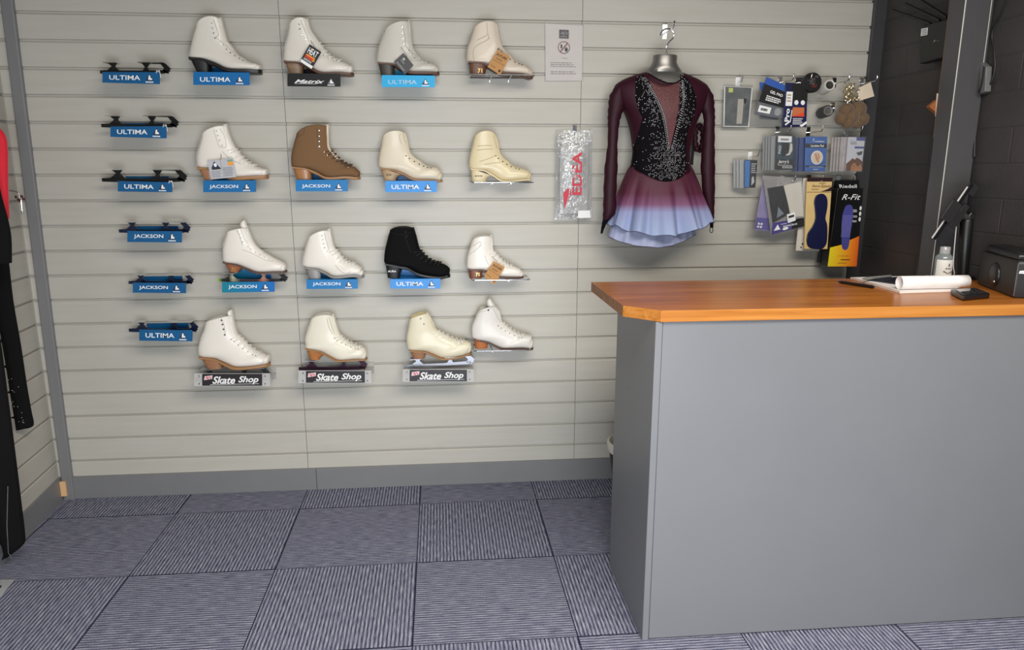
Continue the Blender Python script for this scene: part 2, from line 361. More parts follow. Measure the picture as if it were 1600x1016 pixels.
# ------------------------------------------------------------------ figure-skate boots
YC = -.068
HALF = [.036, .034, .033, .034, .036, .037, .039, .045, .041]
def leather(name, rgb, rough=.38): return mat('leather_'+name, rgb, rough, var=.03, scale=20, bump=.06, bscale=120, coat=.15 if rough < .7 else 0, spec=.5 if rough < .7 else .15)
M_cream_lining = mat('boot_lining', (205, 200, 188), .85)
def boot(label, zo, s, B, T, F, bulge, heel, col, solecol, tongue=.010, tmat=None, seams=(), laces=False, hooks=4, eye='chrome', sole_t=.008, group='skate boots shown on the slat wall', mark=None, lining=None, width=1, lacecol=None):
    P = lambda q: at(zo[0]+q[0]/s, zo[1]+q[1]/s, YC)
    Bw = [P(q) for q in B]; Fw = [P(q) for q in F]; Tw = P(T)
    L = (Tw - Bw[3]).length; k = min(1, L/.295)*width
    n = 4
    hz = at(zo[0], zo[1]+heel['y']/s, YC).z
    h9 = (Fw[-1]-Bw[-1]).length*.58; lean = (Fw[-1]-Bw[-1]).normalized()*.45 + Vector((0, 0, .75)); lean = Vector((lean.x*.4, 0, lean.z)).normalized(); c9 = Tw + Vector((-.013*k, 0, 0))
    B9, F9 = c9 - lean*h9*.5, c9 + lean*h9*.5
    root = thing('skate_boot', label, 'skate boot', (Bw[4].x + .1, YC, hz), group)
    Bc, Fc = cr(Bw+[B9], n), cr(Fw+[F9], n); Wc = [v.x for v in cr([Vector((w*k, 0, 0)) for w in HALF+[.033]], n)]
    bw = bulge/s*.00275; NS = 28; rings = []
    def ring(mid, d, a, w, up=0):
        r = []; nv = Vector((-d.z, 0, d.x)); nv = nv if nv.z > 0 else -nv
        for j in range(NS):
            th = 2*math.pi*j/NS; c, q = math.cos(th), math.sin(th)
            r.append(mid + d*(a*math.copysign(abs(c)**.85, c)) + Vector((0, w*math.copysign(abs(q)**.72, q), 0)) + nv*(up*(1-c*c)))
        return r
    for i in range(len(Bc)):
        m = (Bc[i]+Fc[i])*.5; d = (Fc[i]-Bc[i]); a = d.length*.5; d.normalize()
        rings.append(ring(m, d, a, Wc[i], bw*max(0, 1-i/10)))
    m8, d8, a8, w8 = m, d, a, Wc[-1]
    for q in range(1, 8):
        an = q/8*math.pi/2; rings.append(ring(m8.lerp(Tw, math.sin(an)), d8, a8*math.cos(an)**.5, w8*math.cos(an)**.55))
    rings.append([Tw + (p-m8)*.12 for p in rings[len(Bc)-1]])
    bm = NB(); loft(bm, rings, False, True)
    bmesh.ops.recalc_face_normals(bm, faces=bm.faces)
    bvh = BVHTree.FromBMesh(bm)
    part('upper', bm, leather(*col), root, smooth=60)
    def onside(q, off=.0006):
        p = P(q) if len(q) == 2 else Vector(q)
        h = bvh.ray_cast(Vector((p.x, -1, p.z)), Vector((0, 1, 0)))
        if h[0] is None: return None, None
        nn = h[1] if h[1].y < 0 else -h[1]
        return h[0] + nn*off, nn
    # lining: rim rolled inwards and an inside surface down to the ankle
    def inset(i, kk): 
        m = sum(rings[i], Vector())/NS; return [m + (p-m)*kk for p in rings[i]]
    bm = NB(); loft(bm, [rings[0], [p+Vector((0,0,.002)) for p in inset(0, .95)], inset(0, .86), inset(3, .8), inset(8, .7)], False, True)
    part('lining', bm, lining or M_cream_lining, root, smooth=60)
    # tongue: padded strip behind the facings, standing above the collar
    up = (Fw[0]-Fw[1]).normalized(); tp = [Fw[0] + up*tongue, Fw[0]] + Fw[1:5]
    tc_ = cr(tp, 4); tr = []
    for i, p in enumerate(tc_):
        tg = (tc_[min(i+1, len(tc_)-1)] - tc_[max(i-1, 0)]).normalized(); nn = Vector((-tg.z, 0, tg.x)); nn = nn if nn.x > 0 else -nn
        q_ = max(0, 1-i/8); w = .021*k*(.6+.4*min(1, i/2)); h = .0055 + min(.016, tongue*.42)*q_*min(1, (i+.5)/3)
        tr.append([p + nn*(h*math.cos(2*math.pi*j/16)-h+.0015) + Vector((0, w*math.sin(2*math.pi*j/16), 0)) for j in range(16)])
    bm = NB(); loft(bm, tr); part('tongue', bm, tmat or leather(*col), root, smooth=60)
    # sole following the underside, rounded at the toe
    bot = [(Bc[i], Wc[i]*.93) for i in range(4*n, len(Bc))]
    b8 = Bc[-1]; tip = Vector((Tw.x+.002, YC, b8.z+.002))
    for q in range(1, 7): an = q/6*math.pi/2*.97; bot.append((b8.lerp(tip, math.sin(an)), w8*.95*math.cos(an)**.7))
    rr = []
    for i, (p, w) in enumerate(bot):
        tt = sole_t*(.55 if i < 6 else 1)
        rr.append([p + Vector((0, -w, .003)), p + Vector((0, w, .003)), p + Vector((0, w, -tt*.6)), p + Vector((0, w*.9, -tt)), p + Vector((0, -w*.9, -tt)), p + Vector((0, -w, -tt*.6))])
    bm = NB(); loft(bm, rr); part('sole', bm, solecol, root, smooth=35)
    # heel
    xb0, xf0 = Bw[4].x, at(zo[0]+heel['ft']/s, zo[1], YC).x; xb1, xf1 = at(zo[0]+heel['bb']/s, zo[1], YC).x, at(zo[0]+heel['fb']/s, zo[1], YC).x
    def botz(x):
        for a, b in zip(Bc[4*n:], Bc[4*n+1:]):
            if a.x <= x <= b.x: return a.z + (b.z-a.z)*(x-a.x)/(b.x-a.x+1e-9)
        return Bw[4].z
    z0b, z0f = Bw[4].z + .003, botz(xf0) + .002
    rr = []
    for i in range(9):
        f = i/8; e = f**heel.get('curve', 1)
        e = 1-(1-f)**heel['curve'] if heel.get('curve') else f
        xb = xb0+(xb1-xb0)*f; xf = xf0+(xf1-xf0)*e; w = .033*k*(1-.1*f); ring_ = []
        for j in range(20):
            th = 2*math.pi*j/20; c, q = math.cos(th), math.sin(th)
            x = (xb+xf)/2 + (xf-xb)/2*math.copysign(abs(c)**.6, c); ztop = z0b+(z0f-z0b)*(x-xb0)/(xf0-xb0+1e-9)
            ring_.append(Vector((x, YC + w*math.copysign(abs(q)**.6, q), ztop + (hz-ztop)*f)))
        rr.append(ring_)
    bm = NB(); loft(bm, rr); hb = BVHTree.FromBMesh(bm); ho = part('heel', bm, heel['mat'], root, smooth=50)
    if mark:
        q = Quad([at(zo[0]+u/s, zo[1]+v/s, YC-.034*k) for u, v in mark[1]]); bm = NB()
        if mark[0]: q.text(bm, mark[0], 0, 0, 1, 1, .0, bold=.02)
        else: q.rect(bm, 0, .2, .28, .8); q.rect(bm, .36, .2, .62, .8); q.rect(bm, .7, .2, 1, .8)
        part('heel_mark', bm, mark[2], ho, smooth=0)
    # stitched seams and facing edges
    ms = mat('seam_'+col[0], tuple(int(x*.84) for x in col[1]), .6)
    for pl_ in seams:
        pts = [onside((p.x, p.y))[0] for p in cr([Vector((q[0], q[1], 0)) for q in pl_], 4)]
        pts = [p for p in pts if p is not None]
        if len(pts) > 1: bm = NB(); tube(bm, pts, .0011, 5); part('seam', bm, ms, root)
    bm = NB(); rimp = [p + Vector((0, 0, .0006)) for p in rings[0]]; tube(bm, rimp, .0014, 5, closed=True); part('collar_binding', bm, ms, root)
    # lacing hardware
    def inward(par, d):
        i = int(par*n); f = Fc[min(i, len(Fc)-1)]; b = Bc[min(i, len(Bc)-1)]; return f + (b-f).normalized()*d
    em = M_chrome if eye == 'chrome' else (mat('white_eyelet', (225, 222, 214), .4) if eye == 'white' else mat('dark_eyelet', (52, 46, 42), .35, .4))
    for par in [.35, .85, 1.35, 1.85][:hooks]:
        p, nn = onside(inward(par, .135*L))
        if p is None: continue
        bm = NB(); tg = nn.orthogonal().normalized(); bi = nn.cross(tg)
        tube(bm, [p + (tg*math.cos(a*math.pi/4)+bi*math.sin(a*math.pi/4))*.0026 + nn*.001 for a in range(8)], .0010, 5, closed=True)
        tube(bm, [p, p+nn*.004, p+nn*.005+Vector((-.003, 0, 0))], .0012, 6); part('lace_hook', bm, em, root)
    eyes = []
    for par, d in [(2.5, .098), (3.2, .092), (3.9, .085), (4.6, .078), (5.3, .068), (6.0, .058), (6.7, .05)]:
        p, nn = onside(inward(par, d*L))
        if p is None: continue
        eyes.append((par, p)); bm = NB(); tg = nn.orthogonal().normalized(); bi = nn.cross(tg)
        tube(bm, [p + (tg*math.cos(a*math.pi/4)+bi*math.sin(a*math.pi/4))*.0021 for a in range(8)], .0008, 5, closed=True)
        lathe_pts = [p + (tg*math.cos(a*math.pi/4)+bi*math.sin(a*math.pi/4))*.0017 for a in range(8)]
        bm.faces.new([bm.verts.new(q) for q in lathe_pts]).material_index = 1
        part('eyelet', bm, [em, M_dark], root)
    if laces:
        bm = NB()
        for (pa, p), (pb, p2) in zip(eyes, eyes[1:]+eyes[-1:]):
            i = int(pa*n); f = Fc[i]; tg = (Fc[min(i+1, len(Fc)-1)]-Fc[i-1]).normalized(); nn = Vector((-tg.z, 0, tg.x)); nn = nn if nn.x > 0 else -nn
            top = f + nn*.0045; far = Vector((p2.x, 2*YC-p2.y, p2.z))
            tube(bm, cr([p, (p+top)*.5+nn*.003+Vector((0, -.006, 0)), top, (far+top)*.5+nn*.003+Vector((0, .006, 0)), far], 3), .0021, 6)
            far1 = Vector((p.x, 2*YC-p.y, p.z))
            tube(bm, cr([p2, (p2+top)*.5+nn*.004+Vector((0, -.006, 0)), top+nn*.002, (far1+top)*.5+nn*.003+Vector((0, .006, 0)), far1], 3), .0021, 6)
        part('laces', bm, lacecol or mat('white_lace', (232, 228, 218), .8), root)
    return root, P, bvh, hz

W1 = ('white', (226, 219, 207)); W2 = ('bright_white', (236, 229, 218)); W3 = ('pale_grey', (205, 200, 188)); IV = ('ivory', (222, 210, 186)); CR_ = ('cream', (224, 209, 170))
BN = ('brown_suede', (124, 94, 66), .9); BK = ('black_suede', (13, 13, 14), .85)
S_black = mat('black_sole', (26, 22, 21), .45); S_tan = mat('tan_sole', (160, 118, 76), .5); S_brown = mat('brown_sole', (92, 62, 48), .5); S_grey = mat('grey_sole', (140, 134, 128), .45)
H_gold = make_stack('heel_light_brown', (124, 98, 74), (140, 112, 86), 60); H_tan = make_stack('heel_tan_stack', (150, 100, 66), (176, 126, 86)); H_wood = make_stack('heel_wood_stack', (150, 98, 54), (180, 124, 74))
H_brown = make_stack('heel_brown_stack', (96, 62, 44), (116, 80, 58)); H_rust = mat('heel_rust', (150, 92, 60), .35, var=.05); H_oran = mat('heel_orange_brown', (176, 112, 58), .4, var=.1, scale=60)
H_grey = make_gradient('heel_grey', 0, -.1, -.03, [(0, (120, 116, 112)), (1, (168, 164, 160))], .4)
H_beige = mat('heel_beige', (176, 146, 110), .45, var=.1); H_cream = mat('heel_cream', (222, 206, 166), .4, var=.03); H_olive = mat('heel_dark_olive', (62, 56, 48), .4)
H_black = mat('heel_black', (20, 20, 21), .5); H_mid = make_stack('heel_mid_brown', (142, 98, 68), (166, 118, 84))

Z = {'A': ((280,10),7.257), 'B': ((430,20),7.814), 'C': ((570,20),7.814), 'D': ((710,20),7.814), 'E': ((290,180),7.814), 'F': ((440,180),7.814), 'G': ((570,190),8.464), 'H': ((710,190),8.464),
     'I': ((330,330),7.257), 'J': ((460,340),8.467), 'K': ((580,340),8.464), 'L': ((710,350),9.236), 'M': ((290,470),6.773), 'N': ((450,470),6.773), 'O': ((610,460),6.35), 'P': ((610,460),6.35)}
BT = {}
def B_(key, label, **kw): BT[key] = boot(label, Z[key][0], Z[key][1], **kw)
B_('A', 'white boot with a black sole and heel, first boot of the top row',
   B=[(200,262),(165,340),(140,430),(118,530),(132,592),(270,607),(420,655),(570,722),(800,732)], T=(932,700),
   F=[(490,160),(515,270),(548,385),(590,440),(635,500),(690,555),(750,595),(815,632),(895,655)], bulge=60,
   heel=dict(y=757, bb=148, fb=295, ft=312, mat=H_black), col=W1, solecol=S_black, sole_t=.012,
   seams=[[(410,165),(440,250),(468,335),(440,362),(465,385),(560,470),(700,580),(800,620)], [(193,280),(160,360),(128,470),(125,560)]])
B_('B', 'white boot with a light brown heel and a black hang tag, above the black bracket',
   B=[(175,200),(150,300),(115,420),(103,540),(122,605),(300,625),(440,680),(570,745),(780,745)], T=(955,700),
   F=[(410,100),(440,210),(520,330),(575,410),(640,490),(700,540),(770,580),(860,610),(930,650)], bulge=55,
   heel=dict(y=755, bb=135, fb=300, ft=312, mat=H_gold), col=W1, solecol=S_brown, laces=True,
   seams=[[(330,110),(380,250),(430,370)], [(175,215),(150,320),(118,450)]])
B_('C', 'pale grey-white boot with very dark heel and slate tag, third in the top row',
   B=[(235,245),(205,310),(160,430),(140,570),(165,622),(340,640),(450,690),(560,735),(780,740)], T=(905,700),
   F=[(560,130),(570,280),(590,420),(640,510),(690,560),(740,590),(790,605),(840,622),(885,650)], bulge=45,
   heel=dict(y=775, bb=170, fb=335, ft=345, mat=H_olive), col=W3, solecol=S_brown,
   seams=[[(470,160),(485,260),(500,360),(480,380),(520,440),(620,530),(720,590)], [(240,250),(190,400),(165,600)]])
B_('D', 'cream-white boot with dark brown heel and kraft tag, last of the top row',
   B=[(225,215),(190,330),(155,430),(145,560),(170,612),(330,625),(440,670),(570,740),(800,760)], T=(950,745),
   F=[(525,150),(545,280),(580,410),(640,480),(700,540),(770,600),(830,630),(880,650),(930,690)], bulge=50,
   heel=dict(y=764, bb=180, fb=370, ft=388, mat=H_brown), col=('warm_white', (217, 203, 184)), solecol=S_brown, hooks=0, eye='dark',
   seams=[[(240,600),(225,520),(250,430),(390,350),(410,310),(395,270)], [(270,350),(390,290)], [(390,140),(400,260),(420,340)], [(880,670),(900,740)]],
   mark=('71', [(285,680),(340,680),(340,735),(285,735)], M_gold))
B_('E', 'white boot with tan heel and a grey booklet tag, first of the second row',
   B=[(205,260),(180,350),(145,470),(138,570),(165,640),(300,655),(450,700),(600,760),(850,750)], T=(1003,700),
   F=[(510,140),(540,250),(600,380),(650,450),(720,530),(780,575),(840,610),(900,635),(970,655)], bulge=35,
   heel=dict(y=795, bb=172, fb=300, ft=302, mat=H_tan), col=W2, solecol=S_tan, sole_t=.012, eye='white', laces=True,
   seams=[[(370,185),(400,280),(440,385),(490,400),(515,385),(510,330),(490,250),(440,170)], [(205,270),(165,420),(140,560),(160,630)], [(470,440),(560,530),(700,600)]])
B_('F', 'brown suede boot with a stacked wood heel and cream fleece tongue',
   B=[(185,245),(155,340),(125,470),(118,560),(142,635),(300,655),(440,705),(570,765),(800,755)], T=(955,720),
   F=[(580,150),(580,280),(590,400),(650,480),(710,540),(770,585),(830,615),(890,630),(935,670)], bulge=55,
   heel=dict(y=787, bb=140, fb=325, ft=335, mat=H_wood), col=BN, solecol=S_tan, laces=True, lacecol=mat('brown_lace', (92, 70, 52), .9), tmat=mat('cream_fleece', (226, 214, 192), .95, bump=.5),
   seams=[[(300,165),(270,240),(190,270)], [(440,160),(450,260),(465,335)], [(190,260),(160,360),(130,480)]], lining=mat('fleece_lining', (218, 205, 182), .95))
B_('G', 'glossy ivory boot with a beige wedge heel, third of the second row',
   B=[(230,215),(215,320),(190,440),(178,550),(205,620),(380,645),(520,700),(650,765),(850,775)], T=(1022,730),
   F=[(550,170),(575,270),(600,400),(670,480),(750,530),(820,575),(880,595),(950,605),(1010,660)], bulge=58,
   heel=dict(y=782, bb=230, fb=390, ft=540, mat=H_beige, curve=2.6), col=IV, solecol=S_tan, hooks=0, eye='dark', sole_t=.005,
   seams=[[(470,165),(465,230),(490,300)], [(505,160),(520,230),(550,290)], [(900,610),(930,600)]], mark=(None, [(285,695),(350,695),(350,715),(285,715)], M_dark))
B_('H', 'cream boot with a matching cream wedge heel, last of the second row',
   B=[(255,220),(230,330),(205,440),(190,540),(212,630),(380,650),(500,710),(640,788),(880,775)], T=(1010,720),
   F=[(550,180),(580,270),(600,400),(650,480),(720,530),(780,580),(850,605),(920,625),(990,660)], bulge=65,
   heel=dict(y=797, bb=220, fb=410, ft=540, mat=H_cream, curve=2.6), col=CR_, solecol=H_cream, hooks=0, eye='dark', sole_t=.005,
   seams=[[(300,325),(400,318),(490,320)], [(290,380),(400,370),(500,365)], [(330,530),(450,490),(540,450)], [(390,570),(500,550),(600,545)], [(510,190),(530,270),(560,360)], [(215,635),(330,640),(440,665)]],
   mark=(None, [(270,710),(370,710),(370,730),(270,730)], mat('brown_print', (110, 84, 50), .5)))
B_('I', 'white boot with rust wedge heel on a multicoloured blade, third row',
   B=[(180,240),(155,330),(132,420),(132,510),(150,577),(300,605),(420,650),(540,690),(720,685)], T=(852,640),
   F=[(415,190),(440,250),(480,345),(530,410),(590,455),(650,490),(710,525),(780,560),(835,590)], bulge=12,
   heel=dict(y=692, bb=165, fb=268, ft=352, mat=H_rust, curve=1.3), col=W2, solecol=S_brown, tongue=.032, eye='white', laces=False, sole_t=.004,
   seams=[[(295,175),(330,250),(375,380)], [(345,170),(390,300),(430,360)], [(375,430),(480,470),(640,550),(720,560)], [(175,260),(140,400)]], mark=('71', [(228,640),(268,640),(268,685),(228,685)], M_gold))
B_('J', 'small white boot with a silver-grey heel, second of the third row',
   B=[(185,290),(155,380),(130,480),(112,580),(135,650),(300,675),(420,720),(540,775),(780,755)], T=(918,730),
   F=[(480,175),(500,280),(530,390),(590,470),(650,540),(710,580),(780,600),(840,625),(895,665)], bulge=42,
   heel=dict(y=805, bb=150, fb=305, ft=320, mat=H_grey), col=W2, solecol=S_grey, laces=True, eye='white',
   seams=[[(410,195),(430,300),(460,400),(440,445)], [(555,620),(620,690),(700,725),(760,690)], [(185,300),(140,450),(118,600),(140,645)]])
B_('K', 'black suede boot with a black heel, third of the third row',
   B=[(250,170),(215,290),(185,420),(172,540),(185,600),(330,640),(480,660),(640,740),(880,780)], T=(1040,710),
   F=[(570,160),(600,260),(635,400),(690,480),(750,535),(820,580),(890,600),(960,615),(1020,650)], bulge=38,
   heel=dict(y=797, bb=190, fb=355, ft=410, mat=H_black, curve=1.6), col=BK, solecol=S_black, hooks=2, eye='dark', laces=True, lacecol=mat('black_lace', (18, 18, 19), .9), lining=M_dark,
   seams=[[(450,220),(480,330),(530,450)], [(250,190),(400,215),(560,180)]], mark=('AURA', [(220,698),(330,698),(330,725),(220,725)], M_white))
B_('L', 'small white boot with a rust-brown heel and kraft tag, last of the third row',
   B=[(260,220),(225,330),(190,440),(175,560),(195,650),(380,660),(500,700),(640,755),(850,765)], T=(990,720),
   F=[(548,190),(555,290),(560,370),(620,450),(690,520),(740,555),(800,590),(870,610),(950,650)], bulge=32,
   heel=dict(y=783, bb=205, fb=390, ft=398, mat=mat('heel_chestnut', (124, 74, 50), .35)), col=W2, solecol=S_brown, hooks=0, eye='white', sole_t=.005, laces=True,
   seams=[[(205,440),(300,370),(380,300)], [(240,330),(360,250),(380,280),(350,310)], [(430,440),(460,520),(490,580)]], mark=('71', [(310,705),(360,705),(360,755),(310,755)], M_gold))
B_('M', 'large white boot with a stacked brown heel, first of the bottom row',
   B=[(215,225),(185,330),(145,440),(132,520),(160,585),(320,605),(430,650),(540,690),(740,680)], T=(888,620),
   F=[(500,150),(515,230),(545,345),(600,400),(650,450),(710,500),(770,540),(820,560),(870,590)], bulge=14,
   heel=dict(y=716, bb=178, fb=335, ft=352, mat=H_mid), col=W2, solecol=S_tan, tongue=.022, eye='dark', laces=True, sole_t=.010,
   seams=[[(400,165),(425,230),(440,330)], [(360,600),(480,640)], [(200,330),(170,400)]])
B_('N', 'white boot with an orange-brown heel, second of the bottom row on a dark purple blade',
   B=[(240,200),(205,310),(178,400),(185,470),(195,500),(340,530),(440,580),(540,622),(700,612)], T=(833,570),
   F=[(490,160),(515,250),(545,340),(590,400),(640,430),(700,460),(760,480),(800,490),(828,520)], bulge=40,
   heel=dict(y=622, bb=205, fb=305, ft=385, mat=H_oran, curve=1.5), col=('soft_white', (232, 225, 206)), solecol=S_tan, hooks=0, eye='dark', laces=True, sole_t=.004,
   seams=[[(420,165),(440,260),(480,345)], [(440,160),(470,260),(500,340)], [(225,260),(200,360)]])
B_('O', 'cream-white boot with a tan heel, third of the bottom row on a silver blade',
   B=[(190,240),(170,350),(158,430),(165,510),(190,550),(330,560),(420,590),(520,625),(680,610)], T=(802,532),
   F=[(375,180),(430,280),(455,345),(520,385),(580,415),(640,440),(700,455),(760,462),(800,480)], bulge=10,
   heel=dict(y=636, bb=205, fb=325, ft=348, mat=H_mid), col=('yellow_white', (228, 219, 192)), solecol=S_tan, hooks=2, eye='chrome', laces=True, sole_t=.005, tongue=.004,
   seams=[[(375,175),(410,280),(440,350)], [(190,550),(300,565),(420,600)], [(200,300),(170,400)]], lining=mat('yellow_lining', (214, 196, 140), .8))
B_('P', 'white boot with an orange-brown heel leaning on a wire shelf, last of the bottom row',
   B=[(868,160),(840,230),(808,310),(805,390),(830,440),(960,470),(1060,515),(1130,530),(1290,528)], T=(1412,490),
   F=[(1040,110),(1085,170),(1105,260),(1150,310),(1200,345),(1250,375),(1300,395),(1350,400),(1400,410)], bulge=12,
   heel=dict(y=547, bb=832, fb=958, ft=965, mat=mat('heel_amber', (178, 104, 52), .4, var=.06)), col=('cool_white', (226, 221, 213)), solecol=S_brown, tongue=.040, eye='dark', laces=True, sole_t=.004, hooks=1,
   seams=[[(1010,115),(1050,200),(1090,270)], [(865,170),(900,160),(960,140),(1010,112)]])

# ------------------------------------------------------------------ blades
def blade(label, u0, u1, v1, v0, y, body, plate, group, parent=None, rises=0, name='skate_blade'):
    """generic figure blade between photo columns u0..u1, plates at row v1, running edge at row v0 (rises = toe end higher)"""
    a = at(u0, v0, y); b = at(u1, v0 - rises, y); h = at(u0, v1, y).z - a.z
    e = b - a
    def p(u, v): return a + e*u + Vector((0, 0, h*v))
    root = parent or thing(name, label, 'skate blade', p(.5, 0), group)
    bm = NB(); d = Vector((0, .005, 0)); off = Vector((0, -.0025, 0))
    for poly in ([(0,.03),(0,.3),(.10,.34),(.5,.27),(.92,.34),(.96,.16),(.9,.02),(.5,0),(.15,.0)], [(.1,.3),(.17,.68),(.12,.98),(.25,.98),(.215,.68),(.27,.3)],
                 [(.6,.28),(.635,.6),(.60,.95),(.71,.95),(.67,.6),(.69,.28)], [(.71,.92),(.86,.88),(.905,.5),(.87,.25),(.93,.05),(.96,.0),(.965,.16),(.985,.2),(.98,.36),(1.0,.45),(.92,1.0),(.71,1.0)]):
        extrude_poly(bm, [p(u, v)+off for u, v in poly], d)
    n1 = part('runner' if parent is None else 'blade_runner', bm, body, root)
    for nm, ua, ub, w in (('heel_plate', .085, .265, .024), ('toe_plate', .575, .93, .03)):
        bm = NB(); z = p(0,1).z; q = [p(ua,1)+Vector((0,-w,0)), p(ub,1)+Vector((0,-w*.9,0)), p(ub,1)+Vector((0,w*.9,0)), p(ua,1)+Vector((0,w,0))]
        extrude_poly(bm, q, Vector((0,0,-.0025))); part(nm, bm, plate, root)
    return root
M_blk = mat('blade_black', (20, 20, 22), .25, .3); M_blu = mat('blade_navy', (26, 36, 62), .25, .4); M_sil = mat('blade_silver', (176, 178, 184), .22, 1); M_pur = mat('blade_purple', (58, 34, 52), .25, .5)
M_rbw = make_gradient('blade_multicolour', 0, -.155, .155, [(0, (160, 220, 70)), (.09, (120, 170, 60)), (.13, (34, 34, 36)), (.22, (34, 34, 36)), (.27, (190, 185, 160)), (.36, (70, 66, 70)), (.58, (90, 60, 60)), (.66, (206, 150, 128)), (.74, (60, 56, 60)), (.9, (30, 30, 32))], .25)
GB = 'skate blades in the left-hand column'
Yb = -.07
bl = [('black skate blade lying on the highest blue bracket of the left column', 157, 268, 98, 115.5, M_blk), ('black skate blade on the second bracket down the left column', 159, 281, 181, 199.5, M_blk),
      ('long black skate blade on the third bracket down the left column', 160, 294, 264.5, 284.5, M_blk), ('black skate blade with silver stripes on the fourth bracket down the left column', 186.5, 299, 346, 364, M_blu),
      ('dark blue skate blade on the fifth bracket down the left column', 201.5, 304, 428.5, 444, M_blu), ('dark blue skate blade on the lowest bracket of the left column', 202, 311, 501.5, 519, M_blu)]
blz = []
for lb, u0, u1, v1, v0, mt in bl:
    r_ = blade(lb, u0, u1, v1, v0, Yb, mt, M_chrome, GB); blz.append(at(u0, v0, Yb).z)

# ------------------------------------------------------------------ printed brackets
def emblem(q, bm, a0, a1, b0, b1):
    """dark mountain triangle with a pale skate on it and a line of small print"""
    w = a1-a0; h = b1-b0; X = lambda x, y: (a0+w*x, b0+h*y)
    q.poly(bm, [X(.5,0),X(.95,.78),X(.05,.78)], .0006, .0003, 0)
    q.poly(bm, [X(.42,.22),X(.56,.18),X(.6,.42),X(.8,.56),X(.8,.68),X(.36,.68),X(.38,.45)], .001, .0003, 1)
    for k in range(5): q.rect(bm, a0+w*(.08+.18*k), b0+h*.84, a0+w*(.2+.18*k), b0+h*.99, .0008, .0003, 1)
M_mount = mat('emblem_navy', (30, 44, 72), .5)
def bracket(label, quad, yl, word, colr, shelf_z, group, back=.03, clip=False, lc=None, rot=0):
    """folded bracket: back plate in the groove, shelf, front lip with print. quad = lip x0,x1,ytop,ybot at left, ytop/ybot at right"""
    x0, x1, t0, b0, t1, b1 = quad
    q = Quad([(x0, t0), (x1, t1), (x1, b1), (x0, b0)], yl)
    zl = (q.c[0].z+q.c[1].z)/2
    root = thing('display_bracket', label, 'display bracket', (q.p(.5, 1).x, 0, q.p(.5, 1).z), group)
    bm = NB(); q.rect(bm, 0, 0, 1, 1, 0, .003)
    xa, xb = q.c[0].x+.0005, q.c[1].x-.0005; zs = shelf_z - .0004
    pa = ((xa+xb)/2-CAM.x)/3.2*-yl; wa = xb-xa; xa2, xb2 = xa+pa+.14*wa, xb+pa-.04*wa      # the back plate is a little narrower than the lip
    extrude_poly(bm, [Vector((xa, yl+.003, zs-.003)), Vector((xb, yl+.003, zs-.003)), Vector((xb2, -.0032, zs-.003)), Vector((xa2, -.0032, zs-.003))], Vector((0, 0, .003))); box(bm, xa2, xb2, -.003, -.0002, zs-.02, zs+back)
    box(bm, xa, xb, yl+.0005, yl+.003, min(zs-.003, zl-.003), max(zs, zl-.002))
    part('bracket_body', bm, colr, root)
    if word:
        bm = NB()
        if word == 'Matrix':
            q.text(bm, 'Matrix', .13, .30, .70, .68, .0010, bold=.02, shear=.5); q.rect(bm, .14, .72, .52, .75, .0008); q.poly(bm, [(.52,.72),(.66,.62),(.52,.75)], .0008)
        else: q.text(bm, word, .12, .29, .66, .71, .0010, bold=.012)
        part('lettering', bm, lc or M_white, root, smooth=0)
    bm = NB(); emblem(q, bm, .745, .90, .12, .92); part('emblem', bm, [M_mount, M_white] if word != 'Matrix' else [MATS['emblem_grey'], M_white], root, smooth=0)
    if clip:
        bm = NB(); e = q.c[1]
        tube(bm, cr([e+Vector((-.012,-.002,-.004)), e+Vector((-.009,-.003,.006)), e+Vector((-.004,-.003,0)), e+Vector((0,-.003,.006)), e+Vector((.003,-.002,-.02))], 3), .0011, 5); part('retaining_clip', bm, M_white, root, label='white retaining clip')
    return root
mat('emblem_grey', (105, 105, 108), .5)
def glossy_blue(nm, rgb): return mat('bracket_'+nm, rgb, .38, var=.04, scale=6, coat=.08, spec=.35)
BLU = glossy_blue('blue', (14, 88, 138)); BLM = glossy_blue('mid_blue', (12, 118, 182)); BLC = glossy_blue('bright_blue', (8, 134, 214)); BLX = glossy_blue('cyan', (30, 172, 226)); BLT = make_gradient('bracket_teal', 0, -.11, .11, [(0, (22, 128, 146)), (1, (30, 110, 190))], .22); BKB = glossy_blue('black', (20, 20, 22))
GD = 'printed brackets on the slat wall'
Yl = -.118
for i, (lb, quad, w) in enumerate([
    ('highest blue bracket with white lettering in the left column', (160, 249.5, 112.6, 129, 112.8, 131.5), 'ULTIMA'),
    ('blue bracket with white lettering, second down the left column', (172.5, 260, 197.8, 213.8, 197.3, 216.3), 'ULTIMA'),
    ('blue bracket with white lettering, third down the left column', (184, 269, 283, 299.3, 285, 300.5), 'ULTIMA'),
    ('blue bracket with white lettering, fourth down the left column', (199, 284, 361, 378.3, 361.5, 379), 'JACKSON'),
    ('blue bracket with white lettering, fifth down the left column', (207.5, 290.5, 442, 457.5, 442.3, 458.3), 'JACKSON'),
    ('lowest blue bracket with white lettering in the left column', (217.5, 300.5, 515, 532.5, 516.5, 533.5), 'ULTIMA')]):
    bracket(lb, quad, Yl, w, BLU, blz[i], GD, back=.022, clip=i < 3)
def bz(k): return BT[k][3]
bracket('blue bracket under the white boot with black sole', (302, 390, 115.5, 132.5, 116, 133.2), Yl, 'ULTIMA', glossy_blue('strong_blue', (16, 104, 166)), bz('A'), GD)
bracket('black bracket with slanted white lettering under the light-brown-heeled boot', (449, 532, 119.3, 134.7, 121, 135.5), Yl, 'Matrix', BKB, bz('B'), GD)
